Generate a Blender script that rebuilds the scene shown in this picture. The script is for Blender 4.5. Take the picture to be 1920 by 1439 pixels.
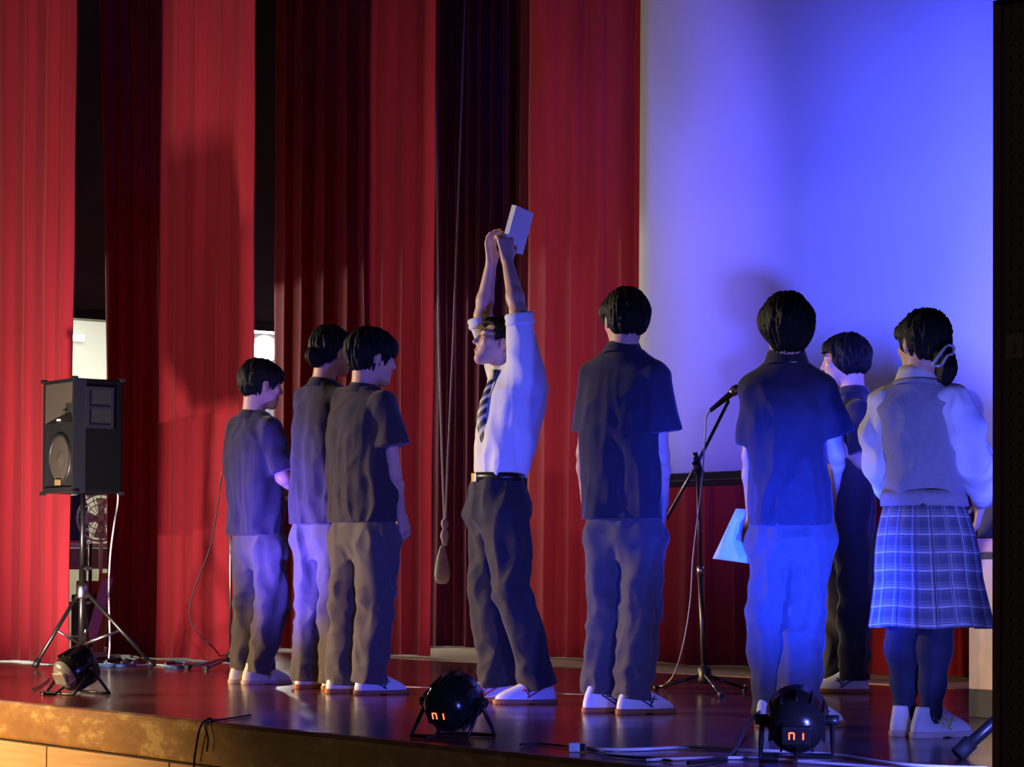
import bpy, bmesh, math, random
import numpy as np
from mathutils import Vector, Matrix

random.seed(7)
rng = np.random.default_rng(11)
scene = bpy.context.scene
for o in list(bpy.data.objects):
    bpy.data.objects.remove(o)
COL = scene.collection

# ------------------------------------------------------------------ camera
# Stage frame: x runs along the stage (to the viewer's right), y towards the back, z up from the stage boards.
FPX = 4800.0
ANG = math.radians(35.5)
PITCH = math.radians(1.6)
ROLL = 0.0065
SHIFT = 231.0
EYE = Vector((0, 0, 0.56))
FWD = Vector((-math.cos(ANG), math.sin(ANG), 0))
RGT = Vector((math.sin(ANG), math.cos(ANG), 0))
UPZ = Vector((0, 0, 1))
VIEW_RZ = math.pi / 2 - ANG
_f = FWD * math.cos(PITCH) + UPZ * math.sin(PITCH)
_u = -FWD * math.sin(PITCH) + UPZ * math.cos(PITCH)
_r = RGT * math.cos(ROLL) + _u * math.sin(ROLL)
_u = -RGT * math.sin(ROLL) + _u * math.cos(ROLL)
cam_data = bpy.data.cameras.new('camera')
cam_data.sensor_width = 36.0
cam_data.lens = FPX / 1920.0 * 36.0
cam_data.shift_y = SHIFT / 1920.0
cam_data.clip_end = 200
cam = bpy.data.objects.new('camera', cam_data)
COL.objects.link(cam)
m = Matrix.Identity(4)
for i in range(3):
    m[i][0] = _r[i]; m[i][1] = _u[i]; m[i][2] = -_f[i]; m[i][3] = EYE[i]
cam.matrix_world = m
scene.camera = cam

# ------------------------------------------------------------------ world, exposure, hall light
world = bpy.data.worlds.new('world')
scene.world = world
world.use_nodes = True
world.node_tree.nodes['Background'].inputs[0].default_value = (0.5, 0.45, 0.6, 1)
world.node_tree.nodes['Background'].inputs[1].default_value = 0.03
scene.view_settings.view_transform = 'Standard'
scene.view_settings.look = 'None'
scene.view_settings.gamma = 1.0
scene.view_settings.use_curve_mapping = False
scene.view_settings.exposure = 0.0


def spot(name, loc, target, energy, color, angle, blend=0.5, size=0.05):
    ld = bpy.data.lights.new(name, 'SPOT')
    ld.energy = energy; ld.color = color; ld.spot_size = math.radians(angle)
    ld.spot_blend = blend; ld.shadow_soft_size = size
    o = bpy.data.objects.new(name, ld)
    COL.objects.link(o)
    o.location = loc
    d = Vector(target) - Vector(loc)
    o.rotation_euler = d.to_track_quat('-Z', 'Y').to_euler()
    return o


# two spots of the hall: one at the right aimed at the left curtains, one on the left balcony aimed across the stage
ROOM_E = 230
spot('hall_spot', (-3.0, -6.0, 3.0), (-14.9, 6.5, 2.4), 4500, (1.0, 0.84, 0.70), 26.5, 1.0, 0.12)
spot('balcony_spot', (-18.0, -1.0, 2.2), (-9.9, 6.4, 1.6), 5200, (1.0, 0.78, 0.54), 27, 0.9, 0.12)
spot('apron_spot', (-15.0, -2.0, 1.5), (-11.5, 4.74, -0.95), 7500, (1.0, 0.60, 0.22), 38, 1.0, 0.12)


# ------------------------------------------------------------------ pixel <-> place helpers (image taken as 1920x1439)
def ray(px, py):
    return _f + _r * ((px - 960.0) / FPX) + _u * ((719.5 - py + SHIFT) / FPX)


def at_depth(px, py, d):
    v = ray(px, py)
    return EYE + v * (d / v.dot(FWD))


def at_floor(px, py, z=0.0):
    v = ray(px, py)
    return EYE + v * ((z - EYE.z) / v.z)


def at_y(px, py, y):
    v = ray(px, py)
    return EYE + v * (y / v.y)


def at_x(px, py, x):
    v = ray(px, py)
    return EYE + v * (x / v.x)


def depth_of(p):
    return (Vector(p) - EYE).dot(FWD)


# ------------------------------------------------------------------ materials
MATS = {}


def mat(name, color, rough=0.6, metal=0.0, sheen=0.0, sheen_tint=None, spec=0.5, noise=0.0, nscale=20.0, stretch=(1, 1, 1),
        bump=0.0, bscale=200.0, emit=None, estr=0.0, trans=0.0, coat=0.0, color2=None, sheen_rough=0.4):
    if name in MATS:
        return MATS[name]
    mt = bpy.data.materials.new(name)
    mt.use_nodes = True
    nt = mt.node_tree
    b = nt.nodes['Principled BSDF']
    b.inputs['Base Color'].default_value = (*color, 1)
    b.inputs['Roughness'].default_value = rough
    b.inputs['Metallic'].default_value = metal
    b.inputs['Specular IOR Level'].default_value = spec
    if sheen:
        b.inputs['Sheen Weight'].default_value = sheen
        b.inputs['Sheen Roughness'].default_value = sheen_rough
        b.inputs['Sheen Tint'].default_value = (*(sheen_tint or color), 1)
    if coat:
        b.inputs['Coat Weight'].default_value = coat
        b.inputs['Coat Roughness'].default_value = 0.12
    if trans:
        b.inputs['Transmission Weight'].default_value = trans
    if emit:
        b.inputs['Emission Color'].default_value = (*emit, 1)
        b.inputs['Emission Strength'].default_value = estr
    if noise or bump:
        tc = nt.nodes.new('ShaderNodeTexCoord')
        mp = nt.nodes.new('ShaderNodeMapping')
        mp.inputs['Scale'].default_value = stretch
        nt.links.new(tc.outputs['Object'], mp.inputs['Vector'])
    if noise:
        nz = nt.nodes.new('ShaderNodeTexNoise')
        nz.inputs['Scale'].default_value = nscale
        nz.inputs['Detail'].default_value = 4
        nt.links.new(mp.outputs[0], nz.inputs['Vector'])
        mx = nt.nodes.new('ShaderNodeMix')
        mx.data_type = 'RGBA'
        c2 = color2 or tuple(c * (1 - noise) for c in color)
        c1 = color if color2 else tuple(min(1, c * (1 + noise * 0.6)) for c in color)
        rmp = nt.nodes.new('ShaderNodeMapRange')
        rmp.inputs['From Min'].default_value = 0.32
        rmp.inputs['From Max'].default_value = 0.68
        nt.links.new(nz.outputs['Fac'], rmp.inputs['Value'])
        nt.links.new(rmp.outputs[0], mx.inputs['Factor'])
        mx.inputs['A'].default_value = (*c1, 1)
        mx.inputs['B'].default_value = (*c2, 1)
        nt.links.new(mx.outputs['Result'], b.inputs['Base Color'])
    if bump:
        n2 = nt.nodes.new('ShaderNodeTexNoise')
        n2.inputs['Scale'].default_value = bscale
        n2.inputs['Detail'].default_value = 3
        nt.links.new(mp.outputs[0], n2.inputs['Vector'])
        bp = nt.nodes.new('ShaderNodeBump')
        bp.inputs['Strength'].default_value = bump
        bp.inputs['Distance'].default_value = 0.01
        nt.links.new(n2.outputs['Fac'], bp.inputs['Height'])
        nt.links.new(bp.outputs[0], b.inputs['Normal'])
    MATS[name] = mt
    return mt


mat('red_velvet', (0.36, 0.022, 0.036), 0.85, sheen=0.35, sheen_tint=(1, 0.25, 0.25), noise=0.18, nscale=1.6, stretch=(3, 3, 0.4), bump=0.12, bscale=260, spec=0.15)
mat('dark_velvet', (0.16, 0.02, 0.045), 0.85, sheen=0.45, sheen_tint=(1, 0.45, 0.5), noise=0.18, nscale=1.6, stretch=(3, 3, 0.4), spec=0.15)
mat('screen_white', (0.80, 0.78, 0.75), 0.9, spec=0.1)
mat('black_matte', (0.012, 0.012, 0.014), 0.7)
mat('black_plastic', (0.015, 0.015, 0.017), 0.38, bump=0.05, bscale=300)
mat('black_carpet', (0.005, 0.005, 0.008), 1.0, bump=0.3, bscale=500, spec=0.04)
mat('black_gloss', (0.012, 0.012, 0.013), 0.22)
mat('dark_wall', (0.12, 0.11, 0.15), 0.9, noise=0.15, nscale=3)
mat('room_white', (0.72, 0.74, 0.66), 0.85)
mat('room_grey', (0.35, 0.34, 0.24), 0.85, noise=0.1, nscale=4)
mat('steel', (0.55, 0.53, 0.5), 0.3, metal=1.0)
mat('dark_steel', (0.09, 0.085, 0.08), 0.35, metal=0.9)
mat('bulb', (1, 1, 1), 0.5, emit=(1.0, 0.98, 0.92), estr=18)
mat('tube_glow', (1, 1, 1), 0.5, emit=(0.9, 1.0, 0.93), estr=2.2)
mat('red_led', (0.3, 0, 0), 0.5, emit=(1.0, 0.06, 0.02), estr=9)
mat('white_led', (1, 1, 1), 0.5, emit=(1.0, 0.93, 0.85), estr=2.0)
mat('horn_grey', (0.055, 0.045, 0.036), 0.55)
mat('lens_glass', (0.5, 0.5, 0.52), 0.1, metal=0.6)
mat('skin', (0.62, 0.37, 0.26), 0.5, noise=0.08, nscale=14, spec=0.35)
mat('eye_dark', (0.02, 0.012, 0.01), 0.2)
mat('lip', (0.45, 0.17, 0.14), 0.45)
mat('hair_black', (0.006, 0.005, 0.006), 0.5, noise=0.3, nscale=60, stretch=(3, 3, 0.5), bump=0.6, bscale=120, spec=0.2)
mat('polo_black', (0.036, 0.030, 0.042), 0.85, sheen=0.25, sheen_tint=(0.8, 0.75, 1), bump=0.15, bscale=700, spec=0.2)
mat('trouser_grey', (0.085, 0.075, 0.082), 0.8, sheen=0.25, sheen_tint=(0.9, 0.85, 1), noise=0.08, nscale=30, bump=0.12, bscale=900, spec=0.2)
mat('trouser_dark', (0.035, 0.032, 0.034), 0.8, sheen=0.2, sheen_tint=(0.9, 0.85, 0.8), bump=0.12, bscale=900, spec=0.2)
mat('shirt_white', (0.74, 0.74, 0.76), 0.75, bump=0.06, bscale=900, spec=0.2)
mat('vest_knit', (0.36, 0.35, 0.42), 0.95, sheen=0.3, sheen_tint=(0.9, 0.9, 1), bump=0.5, bscale=420, noise=0.08, nscale=60, spec=0.1)
mat('tights_navy', (0.022, 0.026, 0.06), 0.7, sheen=0.2, sheen_tint=(0.6, 0.7, 1), spec=0.2)
mat('shoe_white', (0.78, 0.78, 0.80), 0.5, bump=0.08, bscale=250)
mat('shoe_sole_gum', (0.36, 0.14, 0.055), 0.6)
mat('shoe_sole_pale', (0.62, 0.5, 0.46), 0.6)
mat('mark_navy', (0.015, 0.02, 0.07), 0.5)
mat('mark_red', (0.42, 0.02, 0.03), 0.5)
mat('mark_yellow', (0.75, 0.62, 0.16), 0.5)
mat('mark_black', (0.02, 0.02, 0.025), 0.5)
mat('paper', (0.82, 0.79, 0.72), 0.8, bump=0.1, bscale=60)
mat('paper_pages', (0.78, 0.74, 0.6), 0.8, noise=0.2, nscale=8, stretch=(1, 200, 1))
mat('rope', (0.9, 0.85, 0.76), 0.9, bump=0.5, bscale=300)
mat('sandbag', (0.62, 0.58, 0.42), 0.9, bump=0.4, bscale=120, noise=0.15, nscale=20)
mat('belt', (0.01, 0.01, 0.011), 0.35)
mat('cable_black', (0.012, 0.012, 0.014), 0.5)
mat('cable_white', (0.72, 0.72, 0.74), 0.5)
mat('cable_grey', (0.35, 0.35, 0.38), 0.5)
mat('cable_blue', (0.03, 0.08, 0.22), 0.5)
mat('gold_plate', (0.72, 0.52, 0.2), 0.35, metal=0.7)
mat('scrunchie', (0.55, 0.58, 0.66), 0.25, metal=0.3)
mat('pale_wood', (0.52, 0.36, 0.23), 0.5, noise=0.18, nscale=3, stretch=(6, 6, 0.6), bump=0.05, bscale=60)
mat('plum_wood', (0.42, 0.17, 0.15), 0.5, noise=0.15, nscale=3, stretch=(6, 6, 0.6))
mat('orange_board', (0.55, 0.26, 0.06), 0.6, noise=0.2, nscale=3, stretch=(6, 6, 0.6))
mat('white_board', (0.75, 0.76, 0.74), 0.6)
mat('tape', (0.62, 0.6, 0.72), 0.6)
mat('blue_cloth', (0.05, 0.09, 0.16), 0.9)
mat('red_plastic', (0.4, 0.02, 0.02), 0.5)


def node_mat(name):
    mt = bpy.data.materials.new(name)
    mt.use_nodes = True
    MATS[name] = mt
    nt = mt.node_tree
    return nt, nt.nodes['Principled BSDF']


def N(nt, kind, **kw):
    n = nt.nodes.new(kind)
    for k, v in kw.items():
        if k in n.inputs:
            n.inputs[k].default_value = v
        else:
            setattr(n, k, v)
    return n


# varnished stage boards: red-brown, long grain, scuffs in the gloss
nt, b = node_mat('stage_floor')
tc = N(nt, 'ShaderNodeTexCoord')
mp = N(nt, 'ShaderNodeMapping'); mp.inputs['Scale'].default_value = (0.5, 7.0, 1)
nt.links.new(tc.outputs['Object'], mp.inputs['Vector'])
nz = N(nt, 'ShaderNodeTexNoise', Scale=3.0, Detail=5.0)
nt.links.new(mp.outputs[0], nz.inputs['Vector'])
cr = N(nt, 'ShaderNodeValToRGB')
cr.color_ramp.elements[0].position = 0.3; cr.color_ramp.elements[0].color = (0.10, 0.020, 0.018, 1)
cr.color_ramp.elements[1].position = 0.7; cr.color_ramp.elements[1].color = (0.19, 0.045, 0.036, 1)
nt.links.new(nz.outputs['Fac'], cr.inputs['Fac'])
nt.links.new(cr.outputs['Color'], b.inputs['Base Color'])
n2 = N(nt, 'ShaderNodeTexNoise', Scale=2.2, Detail=6.0)
nt.links.new(tc.outputs['Object'], n2.inputs['Vector'])
mr = N(nt, 'ShaderNodeMapRange'); mr.inputs['To Min'].default_value = 0.10; mr.inputs['To Max'].default_value = 0.26
nt.links.new(n2.outputs['Fac'], mr.inputs['Value'])
nt.links.new(mr.outputs[0], b.inputs['Roughness'])
b.inputs['Specular IOR Level'].default_value = 0.6
n3 = N(nt, 'ShaderNodeTexNoise', Scale=5.0, Detail=2.0)
nt.links.new(mp.outputs[0], n3.inputs['Vector'])
bp = N(nt, 'ShaderNodeBump', Strength=0.05, Distance=0.01)
nt.links.new(n3.outputs['Fac'], bp.inputs['Height'])
nt.links.new(bp.outputs[0], b.inputs['Normal'])

# worn stage lip: brown varnish flaked off to a pale golden ground
nt, b = node_mat('worn_lip')
tc = N(nt, 'ShaderNodeTexCoord')
mp = N(nt, 'ShaderNodeMapping'); mp.inputs['Scale'].default_value = (1.3, 1, 3.0)
nt.links.new(tc.outputs['Object'], mp.inputs['Vector'])
nz = N(nt, 'ShaderNodeTexNoise', Scale=3.0, Detail=9.0, Roughness=0.68)
nt.links.new(mp.outputs[0], nz.inputs['Vector'])
cr = N(nt, 'ShaderNodeValToRGB')
e = cr.color_ramp.elements
e[0].position = 0.42; e[0].color = (0.30, 0.135, 0.036, 1)
e[1].position = 0.62; e[1].color = (0.62, 0.42, 0.18, 1)
k = e.new(0.55); k.color = (0.40, 0.20, 0.06, 1)
nt.links.new(nz.outputs['Fac'], cr.inputs['Fac'])
nt.links.new(cr.outputs['Color'], b.inputs['Base Color'])
b.inputs['Roughness'].default_value = 0.38
bp = N(nt, 'ShaderNodeBump', Strength=0.3, Distance=0.01)
nt.links.new(nz.outputs['Fac'], bp.inputs['Height'])
nt.links.new(bp.outputs[0], b.inputs['Normal'])

# pale plywood of the stage front
nt, b = node_mat('front_panel_wood')
tc = N(nt, 'ShaderNodeTexCoord')
mp = N(nt, 'ShaderNodeMapping'); mp.inputs['Scale'].default_value = (0.6, 1, 14)
nt.links.new(tc.outputs['Object'], mp.inputs['Vector'])
nz = N(nt, 'ShaderNodeTexNoise', Scale=4.0, Detail=5.0)
nt.links.new(mp.outputs[0], nz.inputs['Vector'])
cr = N(nt, 'ShaderNodeValToRGB')
cr.color_ramp.elements[0].position = 0.3; cr.color_ramp.elements[0].color = (0.50, 0.28, 0.14, 1)
cr.color_ramp.elements[1].position = 0.7; cr.color_ramp.elements[1].color = (0.66, 0.42, 0.24, 1)
nt.links.new(nz.outputs['Fac'], cr.inputs['Fac'])
nt.links.new(cr.outputs['Color'], b.inputs['Base Color'])
b.inputs['Roughness'].default_value = 0.5

# dark perforated acoustic board
nt, b = node_mat('perforated_board')
tc = N(nt, 'ShaderNodeTexCoord')
vo = N(nt, 'ShaderNodeTexVoronoi', Scale=34.0, Randomness=0.0)
nt.links.new(tc.outputs['Object'], vo.inputs['Vector'])
gt = N(nt, 'ShaderNodeMath', operation='GREATER_THAN'); gt.inputs[1].default_value = 0.2
nt.links.new(vo.outputs['Distance'], gt.inputs[0])
mx = N(nt, 'ShaderNodeMix', data_type='RGBA')
mx.inputs['A'].default_value = (0.02, 0.012, 0.01, 1)
mx.inputs['B'].default_value = (0.30, 0.19, 0.15, 1)
nt.links.new(gt.outputs[0], mx.inputs['Factor'])
nt.links.new(mx.outputs['Result'], b.inputs['Base Color'])
b.inputs['Roughness'].default_value = 0.7

# plaid of the skirt, drawn in the cloth's own UV (u = round the waist in metres, v = up in metres)
nt, b = node_mat('plaid')
uv = N(nt, 'ShaderNodeUVMap', uv_map='cloth')
sp = N(nt, 'ShaderNodeSeparateXYZ')
nt.links.new(uv.outputs[0], sp.inputs[0])


def stripe(axis, period, offset, width, soft=0.0015):
    a = N(nt, 'ShaderNodeMath', operation='ADD'); a.inputs[1].default_value = offset
    nt.links.new(sp.outputs[axis], a.inputs[0])
    w = N(nt, 'ShaderNodeMath', operation='PINGPONG'); w.inputs[1].default_value = period / 2
    nt.links.new(a.outputs[0], w.inputs[0])
    r = N(nt, 'ShaderNodeMapRange')
    r.inputs['From Min'].default_value = width / 2; r.inputs['From Max'].default_value = width / 2 + soft
    r.inputs['To Min'].default_value = 1; r.inputs['To Max'].default_value = 0
    nt.links.new(w.outputs[0], r.inputs['Value'])
    return r.outputs[0]


def add2(p, q, f=1.0):
    a = N(nt, 'ShaderNodeMath', operation='MULTIPLY_ADD'); a.inputs[1].default_value = f
    nt.links.new(q, a.inputs[0]); nt.links.new(p, a.inputs[2])
    return a.outputs[0]


lines = add2(stripe(0, 0.105, 0.0, 0.005), stripe(1, 0.066, 0.012, 0.005))
lines = add2(lines, stripe(0, 0.105, 0.018, 0.0035), 0.7)
lines = add2(lines, stripe(1, 0.066, 0.022, 0.003), 0.35)
lines = add2(lines, stripe(1, 0.066, 0.033, 0.003), 0.25)
bands = add2(stripe(0, 0.105, 0.052, 0.05), stripe(1, 0.066, 0.045, 0.03))
m1 = N(nt, 'ShaderNodeMix', data_type='RGBA')
m1.inputs['A'].default_value = (0.17, 0.18, 0.26, 1); m1.inputs['B'].default_value = (0.10, 0.11, 0.18, 1)
hf = N(nt, 'ShaderNodeMath', operation='MULTIPLY'); hf.inputs[1].default_value = 0.5
nt.links.new(bands, hf.inputs[0]); nt.links.new(hf.outputs[0], m1.inputs['Factor'])
m2 = N(nt, 'ShaderNodeMix', data_type='RGBA', clamp_factor=True)
nt.links.new(lines, m2.inputs['Factor'])
nt.links.new(m1.outputs['Result'], m2.inputs['A'])
m2.inputs['B'].default_value = (0.5, 0.5, 0.57, 1)
nt.links.new(m2.outputs['Result'], b.inputs['Base Color'])
b.inputs['Roughness'].default_value = 0.85

# diagonal stripes of the tie
nt, b = node_mat('tie_stripes')
uv = N(nt, 'ShaderNodeUVMap', uv_map='cloth')
sp = N(nt, 'ShaderNodeSeparateXYZ')
nt.links.new(uv.outputs[0], sp.inputs[0])
a = N(nt, 'ShaderNodeMath', operation='MULTIPLY_ADD'); a.inputs[1].default_value = 0.8
nt.links.new(sp.outputs[0], a.inputs[0]); nt.links.new(sp.outputs[1], a.inputs[2])
w = N(nt, 'ShaderNodeMath', operation='PINGPONG'); w.inputs[1].default_value = 0.024
nt.links.new(a.outputs[0], w.inputs[0])
g = N(nt, 'ShaderNodeMath', operation='GREATER_THAN'); g.inputs[1].default_value = 0.0135
nt.links.new(w.outputs[0], g.inputs[0])
mx = N(nt, 'ShaderNodeMix', data_type='RGBA')
mx.inputs['A'].default_value = (0.02, 0.022, 0.05, 1); mx.inputs['B'].default_value = (0.6, 0.56, 0.42, 1)
nt.links.new(g.outputs[0], mx.inputs['Factor'])
nt.links.new(mx.outputs['Result'], b.inputs['Base Color'])
b.inputs['Roughness'].default_value = 0.5


# ------------------------------------------------------------------ object helpers
def tag(o, label=None, cat=None, group=None, kind=None):
    if label: o['label'] = label
    if cat: o['category'] = cat
    if group: o['group'] = group
    if kind: o['kind'] = kind
    return o


def empty(name, loc, rz=0.0):
    o = bpy.data.objects.new(name, None)
    COL.objects.link(o)
    o.location = loc
    o.rotation_euler = (0, 0, rz)
    return o


def link_mesh(name, me, material, parent=None, loc=None, rot=None):
    o = bpy.data.objects.new(name, me)
    COL.objects.link(o)
    if material and not me.materials:
        me.materials.append(MATS[material])
    if parent: o.parent = parent
    if loc is not None: o.location = loc
    if rot is not None: o.rotation_euler = rot
    return o


def copy_tree(o, parent=None):
    c = o.copy()
    COL.objects.link(c)
    c.parent = parent
    for ch in o.children:
        copy_tree(ch, c)
    return c


def mesh_np(name, V, F, smooth=True):
    """quads mesh straight from numpy arrays"""
    me = bpy.data.meshes.new(name)
    V = np.asarray(V, np.float32); F = np.asarray(F, np.int32)
    me.vertices.add(len(V)); me.vertices.foreach_set('co', V.ravel())
    me.loops.add(F.size); me.loops.foreach_set('vertex_index', F.ravel())
    me.polygons.add(len(F))
    me.polygons.foreach_set('loop_start', np.arange(0, F.size, F.shape[1], dtype=np.int32))
    me.polygons.foreach_set('loop_total', np.full(len(F), F.shape[1], np.int32))
    if smooth:
        me.polygons.foreach_set('use_smooth', np.ones(len(F), bool))
    me.update()
    me.validate()
    return me


class MB:
    """collects simple shapes into one mesh"""
    def __init__(s):
        s.v = []; s.f = []; s.sm = []

    def add(s, vs, fs, smooth=False, M=None):
        o = len(s.v)
        for p in vs:
            p = Vector(p)
            s.v.append(M @ p if M else p)
        for f in fs:
            s.f.append([i + o for i in f]); s.sm.append(smooth)
        return s

    def box(s, lo, hi, M=None, bevel=0.0):
        x0, y0, z0 = lo; x1, y1, z1 = hi
        if bevel <= 0:
            vs = [(x0, y0, z0), (x1, y0, z0), (x1, y1, z0), (x0, y1, z0), (x0, y0, z1), (x1, y0, z1), (x1, y1, z1), (x0, y1, z1)]
            fs = [(0, 3, 2, 1), (4, 5, 6, 7), (0, 1, 5, 4), (1, 2, 6, 5), (2, 3, 7, 6), (3, 0, 4, 7)]
            return s.add(vs, fs, False, M)
        bm = bmesh.new()
        bmesh.ops.create_cube(bm, size=1)
        for v in bm.verts:
            v.co = Vector(((x0 + x1) / 2 + v.co.x * (x1 - x0), (y0 + y1) / 2 + v.co.y * (y1 - y0), (z0 + z1) / 2 + v.co.z * (z1 - z0)))
        bmesh.ops.bevel(bm, geom=bm.edges[:] , offset=bevel, segments=2, affect='EDGES', profile=0.6)
        bm.verts.index_update()
        s.add([v.co.copy() for v in bm.verts], [[v.index for v in f.verts] for f in bm.faces], False, M)
        bm.free()
        return s

    def tube(s, pts, r, n=8, caps=True):
        pts = [Vector(p) for p in pts]
        rs = r if isinstance(r, (list, tuple)) else [r] * len(pts)
        rings = []
        prev = None
        vs = []
        for i, p in enumerate(pts):
            d = (pts[min(i + 1, len(pts) - 1)] - pts[max(i - 1, 0)]).normalized()
            if prev is None:
                a = d.orthogonal().normalized()
            else:
                a = (prev - d * prev.dot(d)).normalized()
            prev = a
            c = d.cross(a)
            for k in range(n):
                t = 2 * math.pi * k / n
                vs.append(p + (a * math.cos(t) + c * math.sin(t)) * rs[i])
        fs = []
        for i in range(len(pts) - 1):
            for k in range(n):
                fs.append((i * n + k, i * n + (k + 1) % n, (i + 1) * n + (k + 1) % n, (i + 1) * n + k))
        s.add(vs, fs, True)
        if caps:
            o = len(s.v) - len(vs)
            s.f.append([o + k for k in range(n)][::-1]); s.sm.append(False)
            s.f.append([o + (len(pts) - 1) * n + k for k in range(n)]); s.sm.append(False)
        return s

    def lathe(s, prof, n=24, M=None, smooth=True, cap=True):
        """prof: list of (r, z)"""
        vs = []; fs = []
        for r, z in prof:
            for k in range(n):
                t = 2 * math.pi * k / n
                vs.append((r * math.cos(t), r * math.sin(t), z))
        for i in range(len(prof) - 1):
            for k in range(n):
                fs.append((i * n + k, i * n + (k + 1) % n, (i + 1) * n + (k + 1) % n, (i + 1) * n + k))
        if cap:
            fs.append(tuple(range(n))[::-1])
            fs.append(tuple((len(prof) - 1) * n + k for k in range(n)))
        return s.add(vs, fs, smooth, M)

    def build(s, name, material, parent=None, loc=None, rot=None):
        me = bpy.data.meshes.new(name)
        me.from_pydata([tuple(v) for v in s.v], [], s.f)
        me.polygons.foreach_set('use_smooth', s.sm)
        me.update()
        return link_mesh(name, me, material, parent, loc, rot)


def curve_pts(pts, n=8):
    """Catmull-Rom through pts"""
    P = [Vector(p) for p in pts]
    P = [P[0] * 2 - P[1]] + P + [P[-1] * 2 - P[-2]]
    out = []
    for i in range(1, len(P) - 2):
        for k in range(n):
            t = k / n
            a, b_, c, d = P[i - 1], P[i], P[i + 1], P[i + 2]
            out.append(0.5 * ((2 * b_) + (c - a) * t + (2 * a - 5 * b_ + 4 * c - d) * t * t + (3 * b_ - a - 3 * c + d) * t ** 3))
    out.append(P[-2])
    return out


def align(d, loc=(0, 0, 0), up='Y'):
    """matrix whose z axis points along d"""
    q = Vector(d).to_track_quat('Z', up)
    return Matrix.Translation(loc) @ q.to_matrix().to_4x4()


# ------------------------------------------------------------------ noise
_perm = np.concatenate([np.random.default_rng(3).permutation(256)] * 3)
_grad = np.array([(1, 1, 0), (-1, 1, 0), (1, -1, 0), (-1, -1, 0), (1, 0, 1), (-1, 0, 1), (1, 0, -1), (-1, 0, -1),
                  (0, 1, 1), (0, -1, 1), (0, 1, -1), (0, -1, -1)], np.float32)


def perlin(p):
    p = np.asarray(p, np.float32)
    i = np.floor(p).astype(np.int64)
    f = p - i
    i &= 255
    u = f * f * f * (f * (f * 6 - 15) + 10)
    res = 0
    for dx in (0, 1):
        for dy in (0, 1):
            for dz in (0, 1):
                h = _perm[_perm[_perm[(i[:, 0] + dx) & 255] + ((i[:, 1] + dy) & 255)] + ((i[:, 2] + dz) & 255)] % 12
                g = _grad[h]
                w = (u[:, 0] if dx else 1 - u[:, 0]) * (u[:, 1] if dy else 1 - u[:, 1]) * (u[:, 2] if dz else 1 - u[:, 2])
                res = res + w * (g[:, 0] * (f[:, 0] - dx) + g[:, 1] * (f[:, 1] - dy) + g[:, 2] * (f[:, 2] - dz))
    return res


# ------------------------------------------------------------------ solid modelling on a grid (smooth unions -> one continuous skin)
def smin(a, b_, k):
    if k <= 0:
        return np.minimum(a, b_)
    h = np.maximum(k - np.abs(a - b_), 0) / k
    return np.minimum(a, b_) - h * h * k * 0.25


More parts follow.
